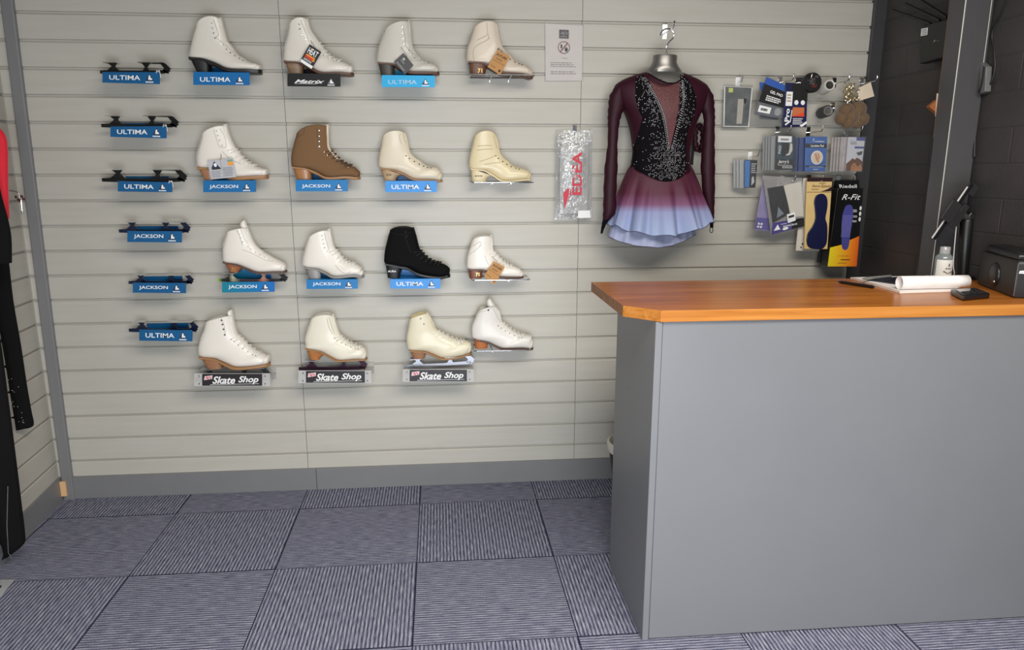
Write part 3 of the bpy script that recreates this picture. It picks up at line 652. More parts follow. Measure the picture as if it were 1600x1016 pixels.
bracket('bright cyan bracket with pale washed-out lettering in the top row', (596.5, 679.5, 120.5, 136, 120.5, 136.3), Yl, 'ULTIMA', BLX, bz('C'), GD, lc=mat('faint_print', (170, 205, 222), .4))
bracket('blue bracket under the boot with the grey booklet tag', (317.5, 400, 284.3, 300.5, 284, 300), Yl, 'JACKSON', glossy_blue('royal', (22, 106, 164)), bz('E'), GD)
bracket('blue bracket under the brown suede boot', (462, 543.5, 283.7, 299, 283.7, 299), Yl, 'JACKSON', BLM, bz('F'), GD)
bracket('bright blue bracket under the glossy ivory boot', (602, 682.5, 284, 300.3, 284, 300.3), Yl, 'ULTIMA', BLC, bz('G'), GD)
bracket('blue bracket under the small silver-heeled boot', (479, 559, 437, 451.8, 437, 451.2), Yl, 'JACKSON', BLM, bz('J'), GD)
bracket('bright blue bracket under the black suede boot', (610, 688, 436.3, 451, 436.3, 451), Yl, 'ULTIMA', BLC, bz('K'), GD)
zI = at(400, 440, YC).z
bracket('teal-to-blue bracket under the boot with the multicoloured blade', (347, 429, 441, 457.3, 440.3, 456), Yl, 'JACKSON', BLT, zI, GD, back=.05)

# boots with blades fitted: the blade is part of the boot
blade(None, 340.5, 451, 426, 440.2, YC, M_rbw, M_chrome, None, parent=BT['I'][0])
blade(None, 306, 424, 576.5, 596, YC, mat('blade_grey', (96, 98, 100), .25, .8), M_chrome, None, parent=BT['M'][0], rises=4)
blade(None, 467, 575, 562.5, 579, YC, M_pur, M_chrome, None, parent=BT['N'][0], rises=2)
blade(None, 632, 742, 560.5, 575.5, YC, M_sil, M_sil, None, parent=BT['O'][0], rises=7)
# clear acrylic stands with a black shop label
def acrylic(label, x0, x1, la, lb_, t, b, shelf):
    q = Quad([(x0, t), (x1, t), (x1, b), (x0, b)], Yl); fa = (la-x0)/(x1-x0); fb = (lb_-x0)/(x1-x0)
    root = thing('acrylic_stand', label, 'display stand', (q.p(.5,1).x, 0, q.p(.5,1).z), 'clear stands with black shop labels')
    bm = NB(); q.rect(bm, 0, 0, 1, 1, 0, .004); xa, xb = q.c[0].x, q.c[1].x
    box(bm, xa, xb, Yl+.004, -.004, shelf-.0045, shelf-.0005); box(bm, xa, xb, -.004, 0, shelf-.03, shelf+.02); part('clear_body', bm, clear('milky_acrylic', (222, 220, 216), .5, .10, .08), root)
    bm = NB(); q.rect(bm, fa, .03, fb, .95, .0012, .0008); lo = part('label_plate', bm, mat('label_black', (40, 35, 37), .35), root, label='black label with white script')
    w = fb-fa; bm = NB()
    q.text(bm, 'Skate', fa+.17*w, .22, fa+.55*w, .80, .0022, bold=.025, shear=.3); q.text(bm, 'Shop', fa+.60*w, .20, fa+.94*w, .84, .0022, bold=.025, shear=.3)
    q.poly(bm, [(fa+.13*w,.86),(fa+.95*w,.78),(fa+.95*w,.805),(fa+.13*w,.89)], .0018, .0003)
    part('lettering', bm, M_white, lo, smooth=0)
    bm = NB(); q.poly(bm, [(fa+.04*w,.22),(fa+.17*w,.14),(fa+.165*w,.42),(fa+.03*w,.52)], .0018, .0003, 0); q.text(bm, "AJ's", fa+.045*w, .22, fa+.155*w, .46, .0024, bold=.03, shear=.3, mi=1)
    part('lettering', bm, [mat('pale_pink_print', (232, 205, 210), .5), M_red], lo, smooth=0, label='small red and white lettering')
    for a_ in (fa*.62, 1-(1-fb)*.62):
        for b_ in (.2, .8):
            bm = NB(); p = q.p(a_, b_, 0); lathe(bm, p, [(.0032, .001), (.0032, -.0015), (.0018, -.0028)], 12, axis='y'); part('screw', bm, M_chrome, root)
acrylic('clear stand with black shop label, leftmost of the bottom row', 303.5, 422, 316, 409.6, 583.7, 603.7, at(360, 588, YC).z-.004)
acrylic('clear stand with black shop label, middle of the bottom row', 466.2, 580.5, 478, 570, 579.3, 599, at(520, 579.5, YC).z-.001)
acrylic('clear stand with black shop label, rightmost of the three', 629, 740.5, 640, 729.5, 577.3, 596.8, at(690, 577, YC).z-.001)

def wire_shelf(label, x0, x1, z, depth=.125):
    a, b = at(x0, 300, -depth).x, at(x1, 300, -depth).x; r = .0024; z -= r
    root = thing('wire_shelf', label, 'wire shelf', ((a+b)/2, 0, z-.01), 'chrome wire shelves in the right-hand boot column')
    bm = NB(); c = .012
    def corner(cx, cy, s0): return [(cx+c*math.cos(s0+k*math.pi/8), cy+c*math.sin(s0+k*math.pi/8), z) for k in range(5)]
    tube(bm, corner(b-c, -.012-c, 0)+corner(a+c, -.012-c, math.pi/2)+corner(a+c, -depth+c, math.pi)+corner(b-c, -depth+c, 1.5*math.pi), r, 8, closed=True); part('wire_loop', bm, M_chrome, root)
    for f in (.33, .63):
        x = a+(b-a)*f; bm = NB(); tube(bm, [(x, -depth, z-.0045), (x, -.006, z-.0045), (x, -.003, z-.014), (x, .002, z-.014)], r*.9, 8); part('cross_rod', bm, M_chrome, root)
wire_shelf('chrome wire loop shelf under the top right boot', 737, 835, bz('D'))
wire_shelf('chrome wire loop shelf under the cream boot with cream heel', 737, 834, bz('H'))
wire_shelf('chrome wire loop shelf under the small boot with the kraft tag of the third row', 736, 829, bz('L'))
wire_shelf('chrome wire loop shelf under the leaning bottom right boot', 737.5, 830, bz('P'))

# ------------------------------------------------------------------ hang tags on the boots
def zq(key, pts): (ox, oy), s = Z[key]; return [(ox+u/s, oy+v/s) for u, v in pts]
def hang(label, key, corners, m, y=YC-.058, cord_to=None):
    q = Quad(zq(key, corners), y); root = thing('hang_tag', label, 'hang tag', q.p(.5, 0), 'tags hanging from the boots')
    bm = NB(); q.rect(bm, 0, 0, 1, 1, 0, .001); part('card', bm, m, root)
    if cord_to:
        e = at(*zq(key, [cord_to])[0], YC-.035); bm = NB(); p = q.p(.5, .05, .001); tube(bm, [p, (p+e)*.5+Vector((.004, -.004, 0)), e], .0008, 5); part('cord', bm, M_dark, root)
    return root, q
r_, q = hang('black hang tag with flame-coloured print on the second boot of the top row', 'B', [(420,385),(565,480),(445,690),(300,595)], M_black, cord_to=(430,340))
bm = NB(); q.text(bm, 'HEAT', .12, .10, .88, .42, bold=.02); q.rect(bm, .02, .84, .98, .99); q.lines(bm, .12, .70, .85, .82, 2); part('lettering', bm, M_white, r_, smooth=0)
bm = NB(); q.rect(bm, .14, .46, .86, .53, mi=0); q.rect(bm, .12, .53, .8, .66, mi=1); q.disc(bm, .82, .60, .07, .06, mi=0); part('flame_print', bm, [mat('orange_print', (238, 150, 40), .4), mat('flame_red', (205, 62, 30), .4)], r_, smooth=0)
r_, q = hang('dark grey hang tag on the third boot of the top row', 'C', [(470,490),(595,640),(490,755),(355,600)], mat('slate_card', (66, 64, 64), .5), cord_to=(440,420))
bm = NB(); q.disc(bm, .3, .28, .09, .1); q.lines(bm, .2, .45, .6, .55, 2); q.lines(bm, .12, .78, .92, .92, 3); part('lettering', bm, mat('grey_print', (176, 176, 174), .5), r_, smooth=0)
M_kraft = mat('kraft_card', (190, 140, 86), .8, var=.06, scale=300)
for key, cs, cord, lb in (('D', [(525,455),(680,530),(560,760),(405,660)], (530,430), 'brown kraft hang tag on the dark brown heeled boot at the top right'), ('L', [(570,540),(730,620),(585,875),(425,750)], (540,470), 'brown kraft hang tag on the small white boot in the third row')):
    r_, q = hang(lb, key, cs, M_kraft, cord_to=cord)
    bm = NB(); q.text(bm, 'FUTURE', .12, .14, .88, .26, bold=.03); q.lines(bm, .2, .36, .8, .44, 2); q.rect(bm, .03, .52, .97, .535); q.lines(bm, .1, .82, .5, .88, 1); q.disc(bm, .82, .86, .09, .07); part('lettering', bm, mat('brown_ink', (70, 46, 26), .6), r_, smooth=0)
r_, q = hang('pale grey folded booklet on the first boot of the second row', 'E', [(260,560),(580,525),(620,755),(315,785)], mat('grey_booklet', (188, 188, 192), .35, var=.1), cord_to=(430,470))
bm = NB(); q.poly(bm, [(.26,.05),(.44,.42),(.10,.42)]); q.rect(bm, .12, .42, .46, .5, .0008, mi=1); q.disc(bm, .28, .26, .06, .1, .001, mi=2); part('emblem', bm, [M_mount, M_dark, M_white], r_, smooth=0)
bm = NB(); q.rect(bm, .76, .05, .97, .16, mi=0); q.rect(bm, .76, .16, .97, .36, mi=1); part('colour_panel', bm, [mat('teal_print', (120, 160, 150), .4), mat('orange_print2', (236, 158, 60), .4)], r_, smooth=0)
bm = NB(); q.lines(bm, .06, .58, .46, .95, 5); q.lines(bm, .54, .45, .95, .95, 6); q.rect(bm, .50, .02, .51, .98, .0008); part('lettering', bm, mat('mid_grey_print', (128, 128, 134), .5), r_, smooth=0)

# ------------------------------------------------------------------ slatwall hooks
GH = 'chrome hooks in the slat grooves'
def hook(label, u, v, reach=.10, plate=M_chrome, w=.018, drop=.035, tip=.02, knob=None):
    p = at(u, v, 0); z = round((p.z-.17)/.1)*.1+.17 - .006
    root = thing('slatwall_hook', label, 'hook', (p.x, 0, z), GH)
    bm = NB(); box(bm, p.x-w/2, p.x+w/2, -.003, -.0003, z-drop, z+.004); box(bm, p.x-w/2, p.x+w/2, -.003, .004, z+.0015, z+.004); part('back_plate', bm, plate, root, bevel=.0006)
    bm = NB(); tube(bm, cr([(p.x, -.003, z-drop*.55), (p.x, -reach*.8, z-drop*.55), (p.x, -reach*.95, z-drop*.45), (p.x, -reach, z-drop*.55+tip)], 4), .0024, 8); part('prong', bm, M_chrome, root)
    bm = NB(); ball(bm, (p.x, -reach, z-drop*.55+tip), .0036); part('tip', bm, knob or M_chrome, root)
    return root, p.x, z-drop*.55

# notice in a clear sleeve
q = Quad([(852, 37), (910.3, 40), (909.3, 126.3), (852.4, 126.3)], -.004)
t = thing('notice', 'laminated no food or drink notice taped to the slat wall', 'notice', q.p(.5, 1))
bm = NB(); q.rect(bm, 0, 0, 1, 1, 0, .0015); part('paper', bm, mat('notice_paper', (222, 214, 208), .35, var=.04), t)
bm = NB(); q.rect(bm, .37, .09, .63, .245); part('logo_block', bm, mat('charcoal_print', (62, 58, 58), .5), t, smooth=0)
bm = NB(); q.text(bm, "AJ's", .40, .12, .60, .19, .0012, bold=.01, shear=.3); q.lines(bm, .40, .205, .6, .235, 1, .0010); part('lettering', bm, MATS['grey_print'], t, smooth=0)
bm = NB(); N_ = 28; pr = [q.p(.5+.155*math.cos(2*math.pi*k/N_), .405+.105*math.sin(2*math.pi*k/N_), .0012) for k in range(N_)]; tube(bm, pr, .0016, 5, closed=True); q.poly(bm, [(.585,.32),(.61,.335),(.415,.49),(.39,.475)], .0014, .0003); part('prohibition_ring', bm, mat('dull_red_print', (140, 66, 72), .5), t)
bm = NB(); q.rect(bm, .41, .35, .455, .42); q.rect(bm, .52, .42, .61, .46); q.rect(bm, .54, .40, .59, .48); part('pictogram', bm, M_dark, t, smooth=0)
bm = NB(); q.rect(bm, .44, .59, .6, .60); q.lines(bm, .14, .67, .86, .77, 3); q.lines(bm, .14, .83, .86, .90, 2); part('lettering', bm, mat('faint_grey_print', (150, 144, 142), .5), t, smooth=0)
bm = NB(); q.rect(bm, -.03, -.03, 1.03, 1.015, .0035, .0004); part('plastic_sleeve', bm, clear('sleeve_film', (220, 220, 220), .06, .06, .05), t)

# clear bag with red print, on its hook
hook('chrome hook holding the red-printed clear bag', 897, 198, .05, w=.012)
q = Quad([(868.5, 204), (925.5, 203), (924, 342), (866.5, 343.5)], -.03)
t = thing('accessory_bag', 'clear bag with large red lettering hanging beside the burgundy dress', 'bag', q.p(.5, 1))
bm = NB(); rr = []
for i in range(9):
    b_ = i/8; w_ = .004 + .020*math.sin(math.pi*min(1, b_*1.05))**.6
    ring = [q.p(a_, b_, w_*(1-(2*a_-1)**4)+.001*random.uniform(-1, 1)) for a_ in [k/8 for k in range(9)]] + [q.p(a_, b_, -w_*.8*(1-(2*a_-1)**4)) for a_ in [1-k/8 for k in range(1, 8)]]
    rr.append(ring)
loft(bm, rr); part('film', bm, M_poly, t, smooth=60)
bm = NB(); q.rect(bm, .12, .17, .90, .94, .004, .008); part('contents', bm, mat('silver_fabric', (176, 176, 174), .4, var=.15, scale=14), t, bevel=.003)
bm = NB(); q.text(bm, 'EDEA', .44, .24, .70, .72, .0235, bold=.025, turn=1); q.poly(bm, [(.24,.88),(.20,.70),(.38,.62),(.34,.74),(.30,.80)], .022, .0005); q.poly(bm, [(.40,.64),(.36,.76),(.34,.80),(.42,.70)], .022, .0005); part('lettering', bm, M_red, t, smooth=0, label='large red upright lettering')
bm = NB(); q.text(bm, 'ACCESSORIES', .73, .26, .83, .64, .0215, turn=1); part('lettering', bm, mat('grey_lettering', (130, 128, 128), .5), t, smooth=0, label='small grey upright lettering')
bm = NB(); q.rect(bm, .62, .90, .95, .985, .014, .0006); part('price_label', bm, M_white, t, smooth=0)
bm = NB(); q.rect(bm, .02, .105, .98, .13, .012, .012); part('zip_seal', bm, clear('zip_seal', (232, 232, 232), .6, .1), t)

# ------------------------------------------------------------------ torso form and skating dress
YD = -.125
hook('chrome hook with a black tip holding the metal torso form', 1039, 38, .13, w=.02, drop=.055, knob=M_black)
def xz(u, v, y=YD): p = at(u, v, y); return p.x, p.z
def ell(xa, xb, z, df, db, n=40, cy=YD, e=.9):
    c = (xa+xb)/2; a = (xb-xa)/2; r = []
    for k in range(n):
        th = 2*math.pi*k/n; x, y = math.cos(th), math.sin(th)
        r.append(Vector((c + a*math.copysign(abs(x)**e, x), cy + (df if y < 0 else db)*math.copysign(abs(y)**e, y), z)))
    return r
TORSO = [(113, 1006, 1066, .040), (116, 996, 1074, .050), (120, 984, 1084, .056), (126, 971, 1096, .062), (134, 961, 1106, .068), (146, 960, 1107, .078), (160, 966, 1102, .088), (175, 975, 1095, .094), (190, 981, 1088, .092), (205, 985, 1083, .086), (225, 988, 1079, .080), (240, 989, 1077, .078), (259, 986.5, 1077.5, .079), (272, 985, 1079, .077), (290, 988, 1076, .068)]
def torso_rings(k=1.0):
    out = []
    for v, a, b, d in TORSO:
        xa, z = xz(a, v); xb, _ = xz(b, v); c = (xa+xb)/2; out.append((c+(xa-c)*k, c+(xb-c)*k, z, d*k))
    return out
t = thing('torso_form', 'metallic grey torso form with a chrome hanging hook inside the burgundy dress', 'mannequin', (xz(1040, 290)[0], YD, xz(1040, 290)[1]))
rows = [(86.5, 1021, 1057.5, .034), (89, 1020.5, 1058, .036), (97, 1019.5, 1057, .037), (104, 1015.5, 1060, .039), (109, 1010, 1064, .042)]
rings = []
for v, a, b, d in rows:
    xa, z = xz(a, v); xb, _ = xz(b, v); rings.append(ell(xa, xb, z, d, d*.9, e=1))
for xa, xb, z, d in torso_rings(.972): rings.append(ell(xa, xb, z, d, .075))
bm = NB(); loft(bm, rings); part('torso_shell', bm, mat('gunmetal', (150, 147, 142), .36, .8, var=.05), t, smooth=60)
hx, hz = xz(1041, 86.5)
bm = NB(); g = [xz(u, v) for u, v in ((1041,87),(1041,80),(1041.5,73),(1045,66),(1051,60),(1053,53),(1050,47.5),(1044,45),(1037,46.5),(1032.5,52),(1032,56))]
tube(bm, cr([(x, YD, z) for x, z in g], 4), .0028, 8); part('hanging_hook', bm, M_chrome, t)
bm = NB(); lathe(bm, (hx, YD, hz-.001), [(.008, 0), (.008, .006), (.004, .01)], 14); part('hook_ferrule', bm, M_chrome, t)
# dress
M_burg = mat('burgundy_stretch', (50, 12, 28), .55, var=.12, scale=9, spec=.25)
M_velv = mat('black_velvet', (11, 8, 12), .9, var=.1, spec=.15)
M_mesh = mat('mauve_mesh', (92, 48, 50), .6, var=.15, scale=60)
M_stone = mat('rhinestone', (252, 252, 255), .1, .0, var=.02, scale=900, spec=1)
D = thing('skating_dress', 'burgundy long-sleeved skating dress with crystals and a skirt fading to pale blue', 'dress', (xz(1040, 385)[0], YD, xz(1040, 385)[1]))
tr = torso_rings(1.0); fine = []
cs = cr([Vector((a, b, z)) for a, b, z, d in tr], 3); ds = cr([Vector((d, 0, 0)) for a, b, z, d in tr], 3)
for c_, d_ in zip(cs, ds): fine.append(ell(c_.x, c_.y, c_.z, d_.x, .082, 72))
nk = [xz(u, v) for u, v in ((1005,112),(1008,116.5),(1015,122.5),(1025,128.5),(1035,132.3),(1042,133),(1050,131.5),(1058,127),(1063,121),(1066,113.5))]
def neck_z(x):
    if x <= nk[0][0] or x >= nk[-1][0]: return 9
    for (a, za), (b, zb) in zip(nk, nk[1:]):
        if a <= x <= b: return za+(zb-za)*(x-a)/(b-a)
    return 9
bm = NB(); loft(bm, fine, False, True); kill = [f for f in bm.faces if f.calc_center_median().y < YD and f.calc_center_median().z > neck_z(f.calc_center_median().x)]
bmf = bm.copy(); TB = BVHTree.FromBMesh(bmf); bmf.free()
bmesh.ops.delete(bm, geom=kill, context='FACES')
bod = part('bodice', bm, M_burg, D, smooth=60)
def onbody(x, z, off):
    h = TB.ray_cast(Vector((x, -1, z)), Vector((0, 1, 0)))
    if h[0] is None: return None
    n = h[1] if h[1].y < 0 else -h[1]; return h[0] + n*off
def inside(x, z, poly):
    c = False; j = len(poly)-1
    for i in range(len(poly)):
        (xi, zi), (xj, zj) = poly[i], poly[j]
        if (zi > z) != (zj > z) and x < (xj-xi)*(z-zi)/(zj-zi)+xi: c = not c
        j = i
    return c
def patch(name, pxs, m, off, parent):
    poly = [xz(u, v, YD-.08) for u, v in pxs]; bm = NB()
    f = bm.faces.new([bm.verts.new((x, 0, z)) for x, z in poly]); bmesh.ops.triangulate(bm, faces=[f])
    for _ in range(6):
        es = [e for e in bm.edges if e.calc_length() > .012]
        if not es: break
        bmesh.ops.subdivide_edges(bm, edges=es, cuts=1); bmesh.ops.triangulate(bm, faces=bm.faces)
    for v in bm.verts:
        p = onbody(v.co.x, v.co.z, off)
        v.co = p if p else Vector((v.co.x, YD-.02, v.co.z))
    o = part(name, bm, m, parent, smooth=60)
    sm = o.modifiers.new('cloth', 'SOLIDIFY'); sm.thickness = .0008; sm.offset = 0
    return poly
VEL_L = [(1008.5,116),(997.5,117.5),(995,135),(994,152),(998.5,171),(1005,184),(1008,200),(1003,218),(999,236),(994,252),(991,261),(1002,268),(1012,274),(1030,282),(1042,285),(1047,285),(1047.5,233),(1044,215),(1040,193),(1035,175),(1029.5,160),(1022,141),(1015,124)]
VEL_R = [(1047,285),(1058,283),(1068,275),(1077,262),(1075,245),(1072,228),(1076,205),(1083,186),(1089.5,166),(1089,150),(1084,134),(1078,122),(1067,115),(1064.5,123),(1063.5,140),(1062,160),(1057,185),(1051,215),(1047.5,233)]
INS = [(1015,124),(1025,129.5),(1035,133.3),(1042,134),(1050,132.5),(1058,128),(1064.5,123),(1063.5,140),(1062,160),(1057,185),(1051,215),(1047.5,233),(1044,215),(1040,193),(1035,175),(1029.5,160),(1022,141)]
pL = patch('velvet_panel', VEL_L, M_velv, .0022, D); pR = patch('velvet_panel', VEL_R, M_velv, .0022, D); patch('mesh_insert', INS, M_mesh, .0018, D)
bm = NB(); tube(bm, [p for p in [onbody(x, z, .001) for x, z in [(a, b-.001) for a, b in nk[1:-1]]] if p], .0028, 6); part('neck_binding', bm, M_velv, D)
# crystals: two rows down each edge of the V, scattered thinner outwards, densest at the waist point
st = []; rnd = random.Random(3)
def stone(u, v, r): 
    x, z = xz(u, v, YD-.08); p = onbody(x, z, .0034)
    if p: st.append((p, r))
EL = [(1016,130),(1023,144),(1030,161),(1036,177),(1040.5,194),(1044,213),(1047,232)]; ER = [(1067,125),(1066.5,142),(1065,160),(1060,184),(1054,208),(1049,232)]
for E_, sg in ((EL, -1), (ER, 1)):
    for p in cr([Vector((a, b, 0)) for a, b in E_], 7): stone(p.x+sg*1.2, p.y, .0021); stone(p.x+sg*3.4, p.y+1, .0018)
GRID = [(985+2.5*i+(1.25 if j % 2 else 0)+rnd.uniform(-.35, .35), 118+2.2*j+rnd.uniform(-.3, .3)) for j in range(75) for i in range(44)]
for u, v in GRID:
    x, z = xz(u, v, YD-.08)
    inl, inr = inside(x, z, pL), inside(x, z, pR)
    onside_ = 190 < v < 262 and (988 < u < 1010 or 1070 < u < 1080)
    if v > 200: dens = math.exp(-((u-1045)/24)**2)*min(1, (v-190)/50)*.85*(1.1 if v < 278 else .5)
    else: dens = .22 + .5*math.exp(-(min(abs(u-(1012+.17*(v-118))), abs(u-(1069-.10*(v-118))))/7)**2)
    if (inl or inr) and rnd.random() < dens or (onside_ and rnd.random() < .05): stone(u, v, rnd.uniform(.0012, .0018))
kept = []
for p, r in st:
    if all((p-q).length > .0040 for q, _ in kept): kept.append((p, r))
bm = NB()
def gem(bm, p, r):
    v = [bm.verts.new(p+Vector(d)*r) for d in ((1,0,0),(-1,0,0),(0,0,1),(0,0,-1),(.7,0,.7),(-.7,0,.7),(-.7,0,-.7),(.7,0,-.7))]; t_ = bm.verts.new(p+Vector((rnd.uniform(-.4,.4), -.9, rnd.uniform(-.4,.4)))*r)
    o_ = [v[0], v[4], v[2], v[5], v[1], v[6], v[3], v[7]]
    for i in range(8): bm.faces.new((o_[i], o_[(i+1) % 8], t_))
for p, r in kept: gem(bm, p, r)
part('rhinestones', bm, M_stone, D, smooth=0, stuff=True)
bm = NB(); gi = []; pI = [xz(u, v, YD-.08) for u, v in INS]
while len(gi) < 85:
    u, v = rnd.uniform(1020, 1064), rnd.uniform(136, 222); x, z = xz(u, v, YD-.08)
    if inside(x, z, pI) and (v < 165 or abs(u-1050) < 6):
        p = onbody(x, z, .003); gi.append(p); gem(bm, p, .0011)
part('insert_stones', bm, mat('rose_stone', (236, 196, 180), .1, .3), D, smooth=0, stuff=True)
# sleeves
def sleeve(rows, dy):
    pts = []; rr = []
    for v, c, r in rows:
        x, z = xz(c, v, YD+dy); r0, _ = xz(c-r, v, YD+dy); pts.append(Vector((x, YD+dy, z))); rr.append(x-r0)
    pts2 = cr(pts, 5); rad = [q.x for q in cr([Vector((r, 0, 0)) for r in rr], 5)]; rings = []
    for i, (p, r) in enumerate(zip(pts2, rad)):
        wr = 1 + .05*math.sin(i*1.7)
        rings.append([p + Vector((r*wr*math.cos(2*math.pi*k/18), min(r, .030)*.85*math.sin(2*math.pi*k/18), 0)) for k in range(18)])
    bm = NB(); loft(bm, rings); return bm
M_cuff = mat('sheer_burgundy', (44, 10, 24), .55, var=.18, scale=14, spec=.25)
s1 = part('sleeve', sleeve([(137, 973, 13), (150, 966, 13.5), (166, 963.5, 13), (182, 960, 10.5), (196, 958.5, 8.8), (227, 957, 7.8), (259, 955, 10), (300, 953, 10), (330, 952, 9.8), (343, 947.5, 6)], -.01), M_cuff, D, smooth=60)
s2 = part('sleeve', sleeve([(137, 1095, 12), (150, 1102, 12.5), (166, 1104.5, 11.5), (182, 1108, 9), (196, 1108, 8.6), (227, 1107, 9.5), (259, 1106, 10.8), (300, 1107.5, 9.2), (325, 1110, 6), (340, 1111.5, 4.3)], -.01), M_cuff, D, smooth=60)
bm = sleeve([(341, 948.5, 6), (350, 944, 3.6), (358, 941.5, 2.4), (365, 940, 1.6)], -.01); part('cuff', bm, M_velv, s1, smooth=60, label='black pointed cuff')
bm = sleeve([(338, 1111.5, 4.4), (348, 1111.8, 3), (356, 1112, 2.4)], -.01); lx = [xz(u, v, YD-.01) for u, v in ((1110,355),(1109,361),(1111.5,364),(1114,361),(1113,355))]
tube(bm, cr([(x, YD-.01, z) for x, z in lx], 4), .0015, 6); part('cuff', bm, M_velv, s2, smooth=60, label='black pointed cuff with a thumb loop')
# skirt: pleated flare from a dipped waist seam to a wavy hem
def skirt(hem, depth, pleat, ph, wav):
    xa, zs = xz(986, 258); xb, _ = xz(1078.5, 258); _, zf = xz(1045, 284, YD-.08)
    ha, _ = xz(hem[0][0], 355); hb, _ = xz(hem[-1][0], 355); hp = [xz(u, v, YD-.06) for u, v in hem]
    def hz_(x):
        if x <= hp[0][0]: return hp[0][1]
        for (a, za), (b, zb) in zip(hp, hp[1:]):
            if a <= x <= b: return za+(zb-za)*(x-a)/(b-a)
        return hp[-1][1]
    rings = []; n = 160
    for i in range(15):
        s_ = i/14; r = []
        for k in range(n):
            th = 2*math.pi*k/n; cx, sy = math.cos(th), math.sin(th); fr = max(0, -sy)
            w0 = (xb-xa)/2; c0 = (xa+xb)/2; w1 = (hb-ha)/2; c1 = (ha+hb)/2; e = s_**.72
            pl_ = pleat*s_**1.2*(math.sin(11*th+ph)+.5*math.sin(17*th+1.3+ph)+.25*math.sin(29*th))
            rx = w0+(w1-w0)*e + pl_*.5; ry = (.083+(depth-.083)*s_) if sy < 0 else (.081+(.105-.081)*s_)
            if sy < 0: ry += pl_
            x = c0+(c1-c0)*s_ + rx*cx; y = min(YD + ry*sy, -.006)
            z0 = zs + (zf-zs)*fr**1.6 - .0; z1 = hz_(x) + wav*math.sin(11*th+ph)*.5
            r.append(Vector((x, y, z0 + (z1-z0)*s_)))
        rings.append(r)
    return rings
HEM = [(953,352),(958,355),(962,353.5),(972,357),(985,361),(1000,364),(1015,365),(1030,366.5),(1046,367),(1055,363),(1065,361),(1080,358),(1093,355),(1101,353),(1109,349)]
rg = skirt(HEM, .138, .019, .4, .010); zo_ = rg[0][0].z
ztop = at(1040, 262, YD-.1).z - D.location.z; zbot = at(1040, 366, YD-.15).z - D.location.z
M_omb = make_gradient('ombre_chiffon', 2, ztop, zbot, [(0, (66, 20, 38)), (.40, (84, 30, 54)), (.56, (118, 70, 106)), (.68, (142, 150, 190)), (1, (160, 176, 212))], .65)
bm = NB(); loft(bm, rg, False, False); sk = part('skirt', bm, M_omb, D, smooth=75)
bm = NB(); tube(bm, rg[-1], .0012, 5, closed=True); part('hem_edge', bm, mat('hem_thread', (58, 50, 84), .7), sk)
HEM2 = [(952,370),(960,374),(973,379),(990,383),(1008,385),(1026,386),(1042,384),(1058,380),(1072,375),(1086,369)]
ru = skirt(HEM2, .085, .006, 2.0, .002); bm = NB(); loft(bm, [[p*1 for p in r] for r in ru], False, False)
us = part('underskirt', bm, mat('pale_blue_chiffon', (172, 180, 214), .6, var=.05), D, smooth=75)
bm = NB(); tube(bm, ru[-1], .0011, 5, closed=True); part('hem_edge', bm, MATS['hem_thread'], us)
# scrunchie on a black strap beside the dress
x0, z0 = xz(1089, 197, -.03)
t = thing('scrunchie', 'dark burgundy scrunchie on a black tag strip hanging beside the dress waist', 'scrunchie', (x0, -.03, at(1089, 257, -.03).z))
bm = NB(); c = [at(u, v, -.035) for u, v in ((1093,196),(1098,205),(1098,222),(1094,234),(1088,231),(1086,215),(1088,202))]
tube(bm, cr(c+c[:1], 5)[:-1], [.011+.003*math.sin(k*2.1) for k in range(len(c)*5)], 9, closed=True); part('ruched_band', bm, M_burg, t, smooth=70)
bm = NB(); e = [at(u, v, -.02) for u, v in ((1084,196),(1088,196),(1083,258),(1078.5,257))]; extrude_poly(bm, e, Vector((0,.0015,0))); part('tag_strip', bm, mat('black_ribbed_strip', (24, 20, 24), .35, var=.3, scale=160), t)

# ------------------------------------------------------------------ accessories on the right of the wall
GA = 'packets hanging on the right of the slat wall'
# framed clear pocket
hook('chrome hook with white price tag above the silver-edged clear pocket', 1153, 119, .05, plate=M_white, w=.020)
q = Quad([(1132.5, 135.5), (1175.5, 136.5), (1169.5, 198), (1130.5, 197.5)], -.03)
t = thing('blade_mirror_pocket', 'silver-edged clear pocket hanging left of the gel pad packets', 'pocket', q.p(.5, 1))
bm = NB(); tube(bm, [q.p(a, b) for a, b in ((0,0),(1,0),(1,1),(0,1))], .0042, 8, closed=True); part('frame', bm, mat('pale_silver', (226, 226, 224), .3, .1), t)
bm = NB(); q.rect(bm, 0, 0, 1, 1, -.0005, .001); part('backing', bm, mat('misty_film', (128, 132, 132), .12, .45, var=.45, scale=22, bump=.3, bscale=25), t)
bm = NB(); q.rect(bm, .50, .30, .72, .93, .002, .002, 0); q.rect(bm, .14, .03, .30, .14, .002, .001, 1); q.poly(bm, [(.72,.28),(.84,.30),(.80,.42),(.72,.38)], .002, .001, 2); part('contents', bm, [mat('pale_grey_card', (168, 164, 154), .4, var=.2), mat('lime_sticker', (190, 196, 110), .5), M_dark], t, smooth=0)
